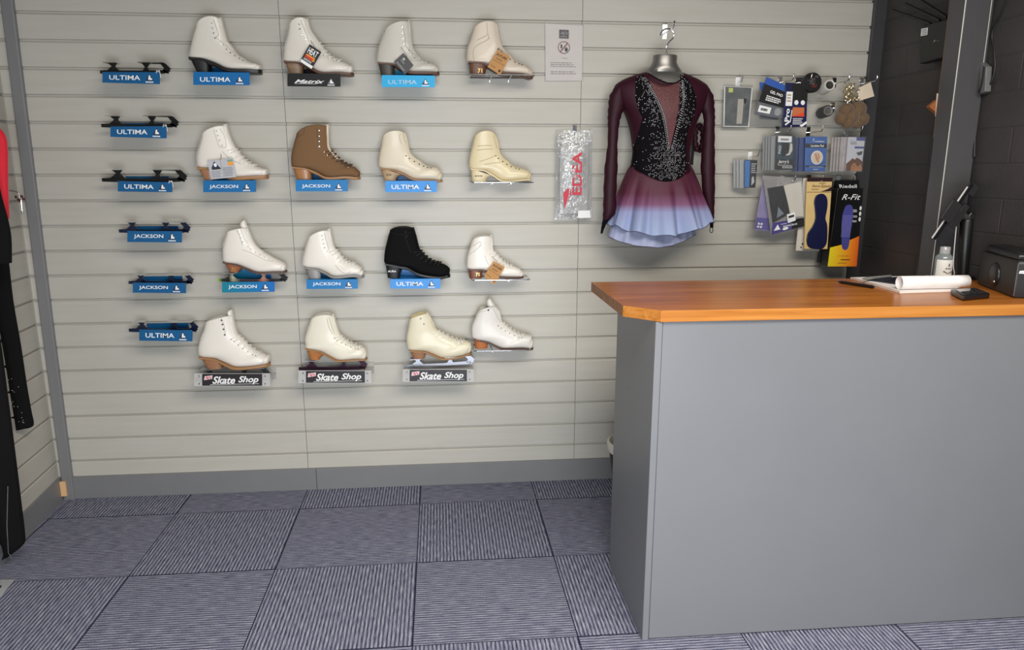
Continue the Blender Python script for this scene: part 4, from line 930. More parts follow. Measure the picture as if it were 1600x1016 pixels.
# gel pad packets
hook('chrome hook holding the two black and blue gel pad packets', 1219, 120, .13)
def packet(label, quad, y, th, m, cat='packet', name='packet', film=None, group=GA, bev=.002):
    q = Quad(quad, y); root = thing(name, label, cat, q.p(.5, 1, -th), group)
    bm = NB(); q.rect(bm, 0, 0, 1, 1, 0, th); part('card', bm, m, root, bevel=bev)
    if film:
        bm = NB(); q.rect(bm, -.03, -.02, 1.03, 1.02, .004, .0006); part('film', bm, film, root)
    return root, q
S1 = lambda *p: [(1120+u/6.154, 90+v/6.154) for u, v in p]
r_, q = packet('rear gel pad packet tilted behind the black-fronted one', S1((415,235),(690,290),(590,600),(415,590)), -.085, .006, mat('gel_grey_back', (96, 98, 102), .3))
bm = NB(); q.rect(bm, 0, 0, 1, .2); part('header', bm, mat('packet_blue', (44, 88, 170), .4), r_, smooth=0)
r_, q = packet('gel pad packet with a black header, blue top and white price label', S1((480,185),(705,290),(625,590),(360,545)), -.10, .007, mat('gel_grey', (104, 106, 110), .25, var=.2, scale=25))
bm = NB(); q.rect(bm, 0, 0, 1, .22); part('header', bm, MATS['packet_blue'], r_, smooth=0)
bm = NB(); q.rect(bm, .0, .18, .97, .66, .0012); part('black_card', bm, M_black, r_, smooth=0)
bm = NB(); q.text(bm, 'GEL PAD', .30, .28, .80, .36, .002, bold=.02); q.lines(bm, .22, .44, .84, .60, 3, .002, .6); part('lettering', bm, M_white, r_, smooth=0)
bm = NB(); q.rect(bm, .08, .74, .52, .92, .002); part('price_label', bm, M_white, r_, smooth=0)
bm = NB(); q.lines(bm, .16, .80, .46, .87, 1, .0028, 1); part('barcode', bm, M_dark, r_, smooth=0)
bm = NB(); q.disc(bm, .78, .82, .12, .12, .004, .004); part('gel_disc', bm, mat('clear_gel', (150, 152, 154), .15), r_)
# navy packet
hook('chrome hook holding the navy packet with the orange square', 1246, 120, .13)
r_, q = packet('navy packet with an orange square and white price sticker', S1((665,240),(875,250),(862,668),(628,668)), -.105, .008, mat('navy_foil', (26, 30, 72), .3, var=.15))
bm = NB(); q.rect(bm, .30, .02, 1, .40, .0008); part('black_panel', bm, M_black, r_, smooth=0)
bm = NB(); q.rect(bm, .06, .20, .34, .52, .0014); part('price_label', bm, M_white, r_, smooth=0)
bm = NB(); q.lines(bm, .10, .26, .30, .46, 3, .002, .5); part('barcode', bm, mat('tan_print', (170, 150, 110), .5), r_, smooth=0)
bm = NB(); q.rect(bm, .38, .55, .88, .76, .0012, mi=0); q.poly(bm, [(.36,.76),(.88,.66),(.88,.76)], .0018, mi=1); part('orange_square', bm, [mat('orange_block', (198, 112, 66), .4), mat('red_orange', (226, 70, 40), .4)], r_, smooth=0)
bm = NB(); q.text(bm, 'Pro', .07, .58, .26, .88, .0016, bold=.03, turn=1); q.poly(bm, [(.10,.93),(.30,.86),(.34,.60),(.37,.62),(.33,.88),(.12,.97)], .0014); q.disc(bm, .52, .44, .09, .055, .0018); q.disc(bm, .80, .44, .09, .055, .0018); q.lines(bm, .42, .80, .84, .96, 4, .0014); q.poly(bm, [(.70,.97),(1,.86),(1,.92),(.80,1)], .0014); part('lettering', bm, M_white, r_, smooth=0)
# discs and tape rolls
hook('chrome hook holding the black disc', 1252, 119, .10)
c = at(1268, 129.5, -.10); t = thing('tape_tin', 'round black disc with grey and red print on a hook', 'tin', c + Vector((0, 0, -.04)))
bm = NB(); lathe(bm, c, [(.001, -.010), (.036, -.010), (.0395, -.007), (.0395, .012), (.036, .014), (.001, .014)], 40, axis='y'); part('case', bm, M_black, t)
q = Quad([c+Vector((-.035,-.0105,.035)), c+Vector((.035,-.0105,.035)), c+Vector((.035,-.0105,-.035)), c+Vector((-.035,-.0105,-.035))])
bm = NB(); q.text(bm, 'PRO', .30, .25, .62, .62, .0006, shear=.2); q.lines(bm, .62, .12, .85, .24, 2, .0006); part('lettering', bm, mat('dim_grey_print', (120, 112, 110), .5), t, smooth=0)
bm = NB(); q.lines(bm, .45, .60, .80, .80, 2, .0006, .6); part('lettering', bm, mat('dark_red_print', (120, 40, 44), .5), t, smooth=0, label='dark red print')
def roll(label, u, v, uf, vf, ro, ri, m, core, hk, hl):
    hook(hl, hk[0], hk[1], .125)
    f = at(uf, vf, -.105); b = at(u, v, -.04); b = Vector((b.x, -.04, b.z)); d = (b-f)
    t = thing('tape_roll', label, 'tape roll', (f+b)*.5 + Vector((0,0,-ro)), 'rolls of tape on the hooks')
    a = d.normalized(); e1 = a.orthogonal().normalized(); e2 = a.cross(e1); bm = NB(); rings = []
    for r, s_ in ((ri, 1), (ri, 0), (ri+.001, -.01), (ro-.002, -.01), (ro, .04), (ro, 1), (ri, 1)):
        rings.append([f + d*s_ + (e1*math.cos(2*math.pi*k/28)+e2*math.sin(2*math.pi*k/28))*r for k in range(28)])
    loft(bm, rings, False, False); part('tape', bm, m, t)
    bm = NB(); rings = [[f + d*s_ + (e1*math.cos(2*math.pi*k/28)+e2*math.sin(2*math.pi*k/28))*r for k in range(28)] for r, s_ in ((ri, .02), (ri-.002, .02), (ri-.002, 1), (ri, 1))]
    loft(bm, rings, False, False); part('core', bm, core, t)
roll('white roll of tape on the upper hook by the dark wall', 1285, 140, 1296.5, 133, .0235, .0165, mat('white_tape', (206, 202, 194), .4), mat('grey_core', (110, 106, 100), .6), (1304, 119), 'chrome hook through the white tape roll')
roll('grey roll of tape on the hook under the white roll', 1283, 177, 1294, 173, .0235, .0165, mat('grey_tape', (70, 70, 70), .4), mat('pale_core', (160, 156, 150), .5), (1301, 160), 'chrome hook through the grey tape roll')
# gold chain with card and fur charms
hook('chrome hook at the dark wall holding the gold rings', 1347, 119, .12)
t = thing('chain_charm', 'tangle of pale gold metallic rings with a cream card at the wall end', 'keyring', at(1332, 158, -.10))
bm = NB(); rnd2 = random.Random(5)
for k in range(26):
    c = at(1330+rnd2.uniform(-9, 10), 142+rnd2.uniform(-11, 15), -.105+rnd2.uniform(-.012, .012)); e1 = Vector((rnd2.uniform(-1,1), rnd2.uniform(-1,1), rnd2.uniform(-1,1))).normalized(); e2 = e1.orthogonal().normalized(); e1 = e1.cross(e2)
    tube(bm, [c+(e1*math.cos(2*math.pi*j/12)+e2*math.sin(2*math.pi*j/12))*.011 for j in range(12)], .0022, 6, closed=True)
part('rings', bm, mat('pale_gold', (206, 192, 160), .28, .8), t)
q = Quad(S1((1365,290),(1480,236),(1515,372),(1355,420)), -.11); bm = NB(); q.rect(bm, 0, 0, 1, 1, 0, .001); part('card', bm, mat('cream_card', (226, 208, 184), .6), t, label='blank cream card')
t = thing('fur_flower', 'brown fur flower pompom hanging under the gold rings', 'pompom', at(1331, 197, -.10))
bm = NB(); rf = random.Random(9)
petals = [(1322,172,10),(1341,171,10.5),(1315,185,9),(1346,186,9.5),(1325,190,10),(1338,191,9),(1331,181,10)]
for k, (u, v, r) in enumerate(petals):
    p = at(u, v, -.10 - (.008 if k == 6 else 0)); ball(bm, p, r*.0031, 0, 16)
part('fur_body', bm, mat('brown_fur', (112, 88, 64), .95, var=.3, scale=140, sheen=.4), t, smooth=80)
bm = NB()
for k, (u, v, r) in enumerate(petals):
    p = at(u, v, -.10)
    for _ in range(420):
        d = Vector((rf.gauss(0,1), rf.gauss(0,1)-.4, rf.gauss(0,1))).normalized(); s_ = d.orthogonal()*.0009; b_ = p+d*r*.0028*.9; e_ = p+d*r*.0028*rf.uniform(1.05, 1.42)+Vector((rf.uniform(-1,1), 0, rf.uniform(-1,1)))*.003
        bm.faces.new([bm.verts.new(b_+s_), bm.verts.new(b_-s_), bm.verts.new(e_)])
part('fur_hair', bm, mat('brown_fur_hair', (124, 98, 72), .95, var=.3, scale=90), t, smooth=0, stuff=True)

# middle row of hooks and packs
S2 = lambda *p: [(1130+u/6.667, 190+v/6.667) for u, v in p]
M_film = clear('packet_film', (214, 218, 220), .03, .06, .05, bump=.25, bscale=50)
def queue(label, quad, y, n, m, step=.0075, dx=-.008):
    for k in range(n):
        q = Quad(quad, y); d = Vector((dx*(k+1), .012*(k+1), 0)); q.c = [c_+d for c_ in q.c]
        root = thing('packet', label, 'packet', q.p(.5, 1), GA+' queued behind others')
        root['group'] = label
        bm = NB(); q.rect(bm, 0, 0, 1, 1, 0, .004); part('card', bm, m, root)
        bm = NB(); q.rect(bm, -.03, -.02, 1.03, 1.02, .003, .0005); part('film', bm, M_film, root)
hook('chrome hook holding the slim blue and black packet', 1172, 238, .09, plate=M_white)
r_, q = packet('slim packet with a black and blue front, lowest left of the packets', S2((225,400),(360,402),(336,690),(222,690)), -.07, .006, mat('slim_black', (26, 28, 34), .35), film=M_film)
bm = NB(); q.rect(bm, 0, .02, .42, .98, .0008); part('blue_panel', bm, mat('slim_blue', (60, 122, 190), .4), r_, smooth=0)
bm = NB(); q.lines(bm, .52, .12, .95, .5, 5, .0012, .5); q.poly(bm, [(.6,.62),(.75,.58),(.85,.8),(.6,.92)], .0012); part('lettering', bm, mat('pale_grey_print', (196, 196, 196), .5), r_, smooth=0)
queue('pale clear packet queued behind the slim blue and black packet', S2((205,395),(330,400),(310,690),(205,692)), -.068, 3, mat('pale_insert', (176, 178, 178), .4), dx=-.009)
hook('chrome hook holding the black packet with a white price label', 1215, 198, .13)
r_, q = packet('black and teal pad packet with a white price label and script lettering', S2((560,150),(752,155),(738,503),(545,500)), -.115, .008, mat('pack_black', (28, 30, 34), .35), film=M_film)
bm = NB(); q.rect(bm, .04, .02, .94, .68, .0007); part('teal_panel', bm, mat('teal_dark', (40, 66, 82), .4), r_, smooth=0)
bm = NB(); q.rect(bm, .06, .0, .80, .18, .0014); part('price_label', bm, M_white, r_, smooth=0)
bm = NB(); q.lines(bm, .20, .07, .66, .13, 1, .0022, 1); part('barcode', bm, MATS['mid_grey_print'], r_, smooth=0)
bm = NB(); q.rect(bm, .28, .20, .66, .60, .0012); part('black_panel', bm, M_black, r_, smooth=0)
bm = NB(); q.poly(bm, [(.72,.20),(.84,.22),(.86,.42),(.72,.56),(.50,.58),(.54,.54),(.66,.50),(.70,.38)], .0016); part('heel_pad_print', bm, mat('pale_pad', (206, 200, 196), .4), r_, smooth=0)
bm = NB(); q.text(bm, "Jerry's", .10, .70, .70, .84, .0016, bold=.01, shear=.3); q.rect(bm, .10, .86, .85, .87, .0014); q.lines(bm, .35, .90, .9, .97, 2, .0014); q.text(bm, 'PAD', .10, .28, .24, .52, .0016, turn=1); part('lettering', bm, M_white, r_, smooth=0)
queue('clear-edged packet queued behind the black and teal pad packet', S2((530,150),(700,150),(690,505),(520,505)), -.110, 4, mat('grey_insert', (150, 152, 152), .4), dx=-.0065)
hook('chrome hook holding the blue pad packet', 1263, 198, .13)
r_, q = packet('blue pad packet with a black band and a round foot picture', S2((860,155),(1088,158),(1066,520),(850,520)), -.115, .008, mat('pack_blue', (62, 104, 172), .4), film=M_film)
bm = NB(); q.rect(bm, .0, .20, .97, .32, .0008); q.rect(bm, 0, .83, 1, .87, .0008); part('black_band', bm, mat('band_black', (26, 26, 34), .4), r_, smooth=0)
bm = NB(); q.text(bm, 'Lacebite Pad', .24, .225, .84, .295, .0016, bold=.02); q.text(bm, 'F', .32, .06, .40, .16, .0014, shear=.3); q.lines(bm, .42, .13, .88, .155, 1, .0014, .9); q.lines(bm, .20, .86, .9, .885, 1, .0014); q.lines(bm, .4, .93, .7, .96, 1, .0014); part('lettering', bm, M_white, r_, smooth=0)
bm = NB(); q.disc(bm, .55, .60, .28, .20, .0010, mi=0); q.disc(bm, .55, .60, .25, .18, .0014, mi=1); q.poly(bm, [(.42,.50),(.50,.46),(.58,.60),(.66,.72),(.60,.75),(.50,.66)], .0020, mi=2); q.poly(bm, [(.56,.47),(.64,.50),(.68,.62),(.62,.66)], .0020, mi=2); part('foot_picture', bm, [M_white, mat('picture_cream', (224, 204, 180), .5), mat('picture_skin', (196, 148, 112), .5)], r_, smooth=0)
queue('clear-edged packet queued behind the blue pad packet', S2((830,165),(1040,165),(1025,520),(815,520)), -.110, 3, mat('navy_insert', (52, 70, 120), .4), dx=-.008)
hook('chrome hook holding the white packet with the brown photograph', 1323, 198, .13)
r_, q = packet('white packet with a brown photograph of feet at the dark wall', S2((1305,160),(1482,165),(1440,520),(1275,515)), -.115, .008, mat('pack_white', (206, 206, 212), .4), film=M_film)
bm = NB(); q.text(bm, 'Gelix', .14, .10, .52, .22, .0014, shear=.1); part('lettering', bm, mat('slate_print', (110, 112, 124), .5), r_, smooth=0)
bm = NB(); q.rect(bm, .48, 0, .98, .10, .0008); q.rect(bm, .42, .27, .99, .33, .0008); part('violet_bar', bm, mat('violet_bar', (86, 90, 150), .4), r_, smooth=0)
bm = NB(); q.poly(bm, [(0,.78),(.2,.70),(.35,.62),(.5,.66),(.62,.60),(.8,.64),(1,.72),(1,.99),(0,.99)], .0010, mi=0); q.poly(bm, [(.55,.46),(.75,.42),(.92,.40),(.9,.50),(.7,.54)], .0010, mi=1); q.poly(bm, [(.3,.85),(.5,.74),(.7,.86),(.9,.78),(1,.9),(1,.99),(.3,.99)], .0016, mi=2); part('photo_print', bm, [mat('photo_brown', (110, 72, 52), .5, var=.4, scale=60), mat('photo_grey', (84, 84, 88), .5), mat('photo_tan', (176, 124, 84), .5, var=.3, scale=60)], r_, smooth=0)
queue('clear-edged pale packet queued behind the white photograph packet', S2((1260,160),(1420,165),(1400,520),(1235,518)), -.110, 4, mat('pale_photo_insert', (180, 172, 170), .4, var=.3, scale=40), dx=-.007)

# bottom row: sock bags, insoles
S3 = lambda *p: [(1160+u/5.976, 260+v/5.976) for u, v in p]
hook('chrome hook holding the two sock bags', 1222, 271, .13)
r_, q = packet('rear purple sock bag showing at the left of the sock bags', S3((195,120),(330,120),(262,608),(112,594)), -.080, .006, mat('lilac_card', (150, 140, 186), .45, var=.25, scale=14), film=M_film, name='sock_packet')
bm = NB(); q.rect(bm, .0, .75, 1, .98, .0008); part('purple_band', bm, mat('deep_purple', (92, 84, 158), .4), r_, smooth=0)
bm = NB(); q.disc(bm, .20, .87, .07, .022, .0014); q.disc(bm, .38, .87, .07, .022, .0014); q.disc(bm, .18, .93, .07, .022, .0014); q.disc(bm, .36, .93, .07, .022, .0014); part('dots_print', bm, M_white, r_, smooth=0)
r_, q = packet('front sock bag with a black sock, white sheet and purple band', S3((190,85),(560,110),(578,560),(268,640)), -.100, .004, clear('bag_back', (206, 202, 200), .35, .06), film=M_film, name='sock_packet')
bm = NB(); q2 = Quad(S3((235,205),(385,180),(450,440),(285,530)), -.103); q2.poly(bm, [(0,0),(1,0),(1,.55),(.98,1),(0,1)], 0, .004); part('black_sock', bm, mat('sock_black', (34, 33, 35), .9), r_, bevel=.001)
bm = NB(); q3 = Quad(S3((385,180),(550,140),(572,465),(425,480)), -.102); q3.poly(bm, [(0,0),(1,0),(1,1),(.1,1),(.08,.55)], 0, .003); part('white_sheet', bm, mat('sheet_white', (222, 216, 204), .6), r_)
bm = NB(); q4 = Quad(S3((285,530),(575,480),(578,560),(270,640)), -.104); q4.rect(bm, 0, 0, .62, 1, 0, .001, 0); q4.rect(bm, .62, 0, 1, 1, 0, .001, 1); part('purple_band', bm, [MATS['deep_purple'], M_black], r_)
bm = NB(); q4.text(bm, 'SOCKS', .34, .42, .78, .60, .001, bold=.02); q4.lines(bm, .26, .22, .5, .34, 1, .001); q4.poly(bm, [(.16,.2),(.26,.7),(.06,.7)], .0008); q4.disc(bm, .42, .74, .09, .13, .001); part('lettering', bm, M_white, r_, smooth=0)
bm = NB(); q2.poly(bm, [(.42,.62),(.66,.90),(.24,.92)], .0010, .0004); part('emblem', bm, mat('emblem_pale', (150, 160, 176), .5), r_, smooth=0)
bm = NB(); Quad(S3((415,450),(490,428),(498,505),(425,530)), -.108).rect(bm, 0, 0, 1, 1, 0, .0006); part('price_label', bm, M_white, r_, smooth=0)
bm = NB(); Quad(S3((430,465),(482,450),(484,470),(432,486)), -.1088).rect(bm, 0, 0, 1, 1, 0, .0004); part('barcode', bm, M_dark, r_, smooth=0)
hook('chrome hook holding the cream insole packs', 1264, 271, .13)
r_, q = packet('white pack hanging lower behind the cream insole pack', S3((570,110),(800,110),(720,795),(498,790)), -.085, .006, mat('white_pack', (214, 208, 196), .5), name='insole_packet')
bm = NB(); q.disc(bm, .25, .90, .04, .012, .001); q.disc(bm, .2, .95, .03, .01, .001); part('dots_print', bm, M_dark, r_, smooth=0)
r_, q = packet('cream card pack with a dark navy insole under a blister', S3((605,105),(842,105),(796,775),(578,772)), -.112, .010, mat('cream_pack', (222, 190, 128), .5), name='insole_packet')
bm = NB(); q.rect(bm, 0, 0, 1, .055, .0008); q.poly(bm, [(.55,.195),(.82,.16),(1,.12),(1,.185)], .0008); part('dark_header', bm, mat('maroon_black', (46, 24, 30), .4), r_, smooth=0)
bm = NB(); q.text(bm, 'with', .48, .062, .72, .09, .0012, shear=.3); q.text(bm, 'Aero-Spacer', .18, .095, .98, .145, .0012, bold=.005, shear=.35); q.lines(bm, .18, .155, .5, .175, 2, .001); q.rect(bm, .0, .197, 1, .202, .001); part('lettering', bm, mat('maroon_print', (92, 44, 40), .5), r_, smooth=0)
bm = NB(); sh = [(.36,.25),(.50,.225),(.66,.225),(.80,.27),(.85,.35),(.84,.45),(.80,.56),(.88,.64),(.92,.74),(.92,.90),(.80,.98),(.60,1.0),(.30,.99),(.12,.95),(.06,.86),(.12,.76),(.30,.66),(.38,.56),(.34,.42),(.30,.33)]
sm_ = cr([Vector((a, b, 0)) for a, b in sh+sh[:1]], 3)[:-1]; q.poly(bm, [(p.x, p.y) for p in sm_], .006, .006); part('insole', bm, mat('navy_insole', (26, 28, 66), .3, coat=.3), r_, bevel=.002)
hook('chrome hook holding the black insole box', 1310, 276, .13)
# black insole box with depth
fq = Quad(S3((890,205),(1130,205),(1066,935),(795,935)), -.125)
t = thing('insole_box', 'black insole box with a yellow-orange base and purple insole picture', 'box', fq.p(.5, 1) + Vector((0, .03, 0)))
bm = NB(); fq.rect(bm, 0, 0, 1, 1, 0, .06); part('carton', bm, mat('box_black', (18, 18, 20), .3), t, bevel=.0012)
bm = NB(); hd = Quad(S3((862,128),(1090,128),(1092,205),(885,205)), -.120); hd.rect(bm, 0, 0, 1, 1.02, 0, .002); part('hang_header', bm, MATS['box_black'], t)
bm = NB(); hd.text(bm, 'Riedell', .12, .54, .88, .96, .0014, bold=.004); part('lettering', bm, M_white, t, smooth=0)
bm = NB(); fq.text(bm, 'R-Fit', .20, .075, .92, .145, .0014, bold=.004, shear=.35); part('lettering', bm, M_white, t, smooth=0)
bm = NB(); fq.lines(bm, .62, .27, .86, .31, 2, .0012); fq.lines(bm, .66, .345, .87, .375, 2, .0012); fq.lines(bm, .70, .405, .88, .435, 2, .0012)
part('small_print', bm, M_white, t, smooth=0)
bm = NB()
for k in range(3): fq.disc(bm, .955, .25+.07*k, .04, .028, .0012)
part('round_symbols', bm, M_white, t, smooth=0)
xg0 = fq.p(0, 1).x - t.location.x; xg1 = fq.p(1, 1).x - t.location.x
bm = NB(); fq.poly(bm, [(.0,.755),(.42,.715),(.66,.66),(1,.605),(1,1),(0,1)], .0008, .0004); part('base_print', bm, make_gradient('yellow_orange_print', 0, xg0, xg1, [(0, (240, 222, 40)), (.35, (246, 190, 40)), (1, (240, 96, 34))], .35), t, smooth=0, label='yellow to orange printed base')
bm = NB(); ins = [(.30,.33),(.36,.24),(.45,.21),(.58,.21),(.66,.25),(.70,.33),(.69,.45),(.66,.58),(.66,.70),(.62,.77),(.52,.785),(.43,.76),(.38,.68),(.34,.56),(.30,.44)]
sm_ = cr([Vector((a, b, 0)) for a, b in ins+ins[:1]], 3)[:-1]; fq.poly(bm, [(p.x, p.y) for p in sm_], .0014, .0005); io = part('insole_picture', bm, mat('violet_insole', (72, 72, 146), .4), t, smooth=0)
bm = NB()
for k in range(7): fq.rect(bm, .34+.05*k, .34, .346+.05*k, .62, .0018, .0002)
for k in range(11): fq.rect(bm, .33, .345+.026*k, .67, .348+.026*k, .0018, .0002)
part('insole_grid', bm, mat('pale_violet', (150, 150, 214), .4), io, smooth=0)
bm = NB(); fq.lines(bm, .30, .86, .7, .87, 1, .0014); fq.lines(bm, .42, .905, .74, .92, 1, .0014, .9, ragged=0); fq.lines(bm, .34, .95, .7, .965, 2, .0014); part('fine_print', bm, M_dark, t, smooth=0)
r_, q = packet('second black insole box half hidden behind the front one', S3((850,140),(1050,140),(960,915),(722,905)), -.060, .03, MATS['box_black'], name='insole_box', cat='box', group=None)

# ------------------------------------------------------------------ things on the worktop
def flat(bm, pts, z0, z1): extrude_poly(bm, [Vector((p[0], p[1], z0)) for p in pts], Vector((0,0,z1-z0)))
g = lambda u, v, z=ZT: atz(u, v, z)
t = thing('notepad', 'white notepad with its top sheet rolled over, on the worktop', 'notepad', g(1440, 447))
bm = NB(); n0, n1, n2, n3 = g(1328.5, 436), g(1406, 459), g(1500, 456), g(1450, 433); flat(bm, [n0, n1, n2, n3], ZT+.0003, ZT+.006); part('pad', bm, mat('paper_white', (232, 226, 222), .7), t, bevel=.0006)
ra, rb = g(1407, 456.5), g(1513, 454.5); rad = .021; bm = NB()
cs_ = [(ra.lerp(rb, k/6)) for k in range(7)]; rings = []
for c in cs_: rings.append([Vector((c.x, c.y+.012+rad*math.cos(2*math.pi*j/24), ZT+.0065+rad+rad*math.sin(2*math.pi*j/24))) for j in range(24)])
loft(bm, rings, False, False); part('rolled_sheet', bm, mat('sheet_paper', (240, 236, 234), .6), t, smooth=70)
o = t.children[-1]; sm = o.modifiers.new('paper', 'SOLIDIFY'); sm.thickness = .0012
bm = NB(); flat(bm, [n0.lerp(n1, .03), n0.lerp(n1, .98), n0.lerp(n1, .98)+Vector((.004,0,0)), n0.lerp(n1, .03)+Vector((.004,0,0))], ZT+.006, ZT+.0072); part('binding', bm, mat('pink_binding', (222, 186, 170), .6), t)
bm = NB(); flat(bm, [g(1352, 437.5, ZT+.007), g(1400, 444.5, ZT+.007), g(1462, 441, ZT+.007), g(1447, 432.5, ZT+.007)], ZT+.0064, ZT+.012); solo('dark_booklet', bm, mat('navy_cover', (28, 30, 44), .35), 'dark navy booklet lying on the white notepad behind the rolled sheet', 'booklet', g(1410, 438), bevel=.001)
def pen(name, label, a, b, r, mats, cat='pen'):
    a, b = Vector(a), Vector(b); t = thing(name, label, cat, (a+b)*.5); bm = NB(); tube(bm, [a, a.lerp(b,.06), a.lerp(b,.12), a.lerp(b,.97), b], [r*.2, r*.6, r, r, r*.8], 12); part('barrel', bm, mats[0], t)
    d = (b-a).normalized(); bm = NB(); tube(bm, [a.lerp(b,.62)+Vector((0,0,r*1.2)), a.lerp(b,.97)+Vector((0,0,r*1.3))], r*.22, 6); part('clip', bm, mats[1], t); return t
pen('pen', 'black pen with a silver clip lying left of the notepad', g(1309, 440, ZT+.005), g(1365, 449, ZT+.005), .0052, (M_black, M_chrome))
pen('pen', 'black and white patterned pen lying on the dark booklet', g(1347, 436, ZT+.017), g(1392, 431.5, ZT+.017), .0052, (mat('patterned_barrel', (120, 120, 116), .4, var=.95, scale=260), M_black))
# sanitiser bottle
c = g(1471, 436.5); c.z = ZT; sc = (at(1482, 420, c.y).x - at(1458, 420, c.y).x)/2; H = at(1470, 386, c.y).z - ZT
t = thing('hand_gel_bottle', 'small clear bottle with a white label and clear cap behind the rolled sheet', 'bottle', c)
bm = NB(); lathe(bm, c, [(sc*.9, .0002), (sc, .003), (sc, H*.66), (sc*.92, H*.72), (sc*.62, H*.79), (sc*.55, H*.82)], 28); part('body', bm, clear('bottle_plastic', (210, 220, 222), .25, .12), t, smooth=60)
bm = NB(); lathe(bm, c, [(sc*.86, .003), (sc*.9, .006), (sc*.9, H*.60)], 24); part('gel', bm, clear('gel_liquid', (196, 212, 218), .35, .05), t, smooth=60)
bm = NB(); a0 = -math.pi*.95; rings = []
for zz in (H*.10, H*.62): rings.append([c + Vector((sc*1.015*math.cos(a0+k*.9*math.pi/16), sc*1.015*math.sin(a0+k*.9*math.pi/16), zz)) for k in range(17)])
loft(bm, rings, False, False, closed=False); part('label_wrap', bm, mat('label_white', (230, 228, 222), .5), t, smooth=60)
q = Quad([c+Vector((-sc*.6,-sc*1.0,H*.60)), c+Vector((sc*.6,-sc*1.0,H*.60)), c+Vector((sc*.6,-sc*1.0,H*.12)), c+Vector((-sc*.6,-sc*1.0,H*.12))])
bm = NB(); q.disc(bm, .55, .28, .06, .10, .001); q.lines(bm, .2, .46, .9, .56, 2, .001); q.poly(bm, [(0,.62),(.5,.80),(1,.62),(1,.66),(.5,.84),(0,.66)], .001); part('label_print', bm, M_dark, t, smooth=0)
bm = NB(); lathe(bm, c, [(sc*.58, H*.80), (sc*.60, H*.81), (sc*.58, H), (sc*.5, H*1.005)], 24); part('cap', bm, clear('cap_plastic', (214, 214, 212), .5, .12), t, smooth=50)
# tablet on a stand
YT = -.745
pt = at(1511, 343, YT); pb = at(1504, 434, YT); pb = Vector((pb.x, YT, ZT))
t = thing('tablet_stand', 'black tablet stand with a tilted tablet clamped on a thick pole', 'tablet stand', pb)
bm = NB(); lathe(bm, pb, [(.040, .0003), (.042, .004), (.036, .010), (.022, .014)], 32); part('base', bm, M_black, t, smooth=50)
bm = NB(); tube(bm, [pb+Vector((0,0,.012)), pb.lerp(pt, .4), pb.lerp(pt, .98), pt], [.017, .019, .021, .019], 20); part('pole', bm, M_black, t, smooth=50)
ta, tb = at(1457, 369, YT), at(1516, 284, YT); d = (tb-ta).normalized(); nn = Vector((d.z, 0, -d.x))     # nn points down to the right (back of the tablet)
hv = ray(1488, 327); hv = Vector((hv.x, hv.y, 0)).normalized()      # the screen is seen edge-on
def slab(bm, f0, f1, w0, w1, h0, h1):
    L_ = (tb-ta).length; c = [ta + d*(L_*f)+nn*w for f, w in ((f0,w0),(f1,w0),(f1,w1),(f0,w1))]
    extrude_poly(bm, [p+hv*h0 for p in c], hv*(h1-h0))
bm = NB(); slab(bm, 0, 1, .003, .016, -.085, .085); tabo = part('tablet', bm, mat('tablet_black', (16, 16, 17), .2), t, bevel=.002)
bm = NB(); slab(bm, 0, .92, -.002, .0035, -.087, -.077); part('silver_edge', bm, mat('brushed_edge', (214, 208, 204), .35, .3), tabo)
bm = NB(); slab(bm, .32, .66, -.016, .028, -.10, -.02); part('clamp', bm, mat('clamp_black', (34, 33, 34), .4), t, bevel=.003)
bm = NB(); slab(bm, .84, 1.02, .010, .040, -.08, .02); part('corner_grip', bm, MATS['clamp_black'], t, bevel=.002)
bm = NB(); slab(bm, .28, .70, .028, .052, -.07, .0); part('mount_plate', bm, MATS['clamp_black'], t, bevel=.002)
jc = at(1503, 334, YT-.03); bm = NB(); ball(bm, jc, .014, 0, 14); tube(bm, [jc, pt+Vector((0,-.005,.004))], .009, 12); tube(bm, [jc, jc+Vector((-.012,-.012,-.024))], .0035, 8); part('ball_joint', bm, mat('satin_steel', (186, 184, 180), .25, .9), t, smooth=60)
bm = NB(); tube(bm, [pt+Vector((-.005,0,-.002)), pt+Vector((.012,0,.02)), pt+Vector((.02,0,.018)), pt+Vector((.018,0,-.006))], .005, 8); part('pole_cap', bm, M_black, t)
w = [at(u, v, YT-.03) for u, v in ((1495,344),(1493.5,362),(1491,390),(1489.5,415),(1491,428))]; w.append(Vector((w[-1].x, w[-1].y+.01, ZT+.002)))
bm = NB(); tube(bm, cr(w, 5), .0016, 6); solo('charging_cable', bm, mat('white_cable', (206, 204, 202), .5), 'thin white cable hanging from the tablet to the worktop', 'cable', w[-1])
# receipt printer
k0 = g(1583, 466); kb = g(1518, 440); zt_ = ZT + .150
dl = (kb-k0)*.85; dl.z = 0; dr = Vector((-dl.y, dl.x, 0)).normalized()*.08; dr = dr if dr.x > 0 else -dr
t = thing('receipt_printer', 'black receipt printer at the right end of the worktop', 'printer', Vector((k0.x, k0.y, ZT)))
def prism_z(bm, pts, z0, z1, top_in=0.0):
    c = sum((Vector(p) for p in pts), Vector())/len(pts); rings = []
    for z, k in ((z0, 1), (z1-.012, 1), (z1-.004, 1-.02-top_in), (z1, 1-.06-top_in)): rings.append([Vector((c.x+(p[0]-c.x)*k, c.y+(p[1]-c.y)*k, z)) for p in pts])
    loft(bm, rings)
P0 = Vector((k0.x, k0.y, 0)); foot = [P0, P0+dl, P0+dl+dr, P0+dr]
bm = NB(); prism_z(bm, foot, ZT+.0004, ZT+.112); part('case', bm, mat('printer_black', (34, 33, 34), .45), t, bevel=.004)
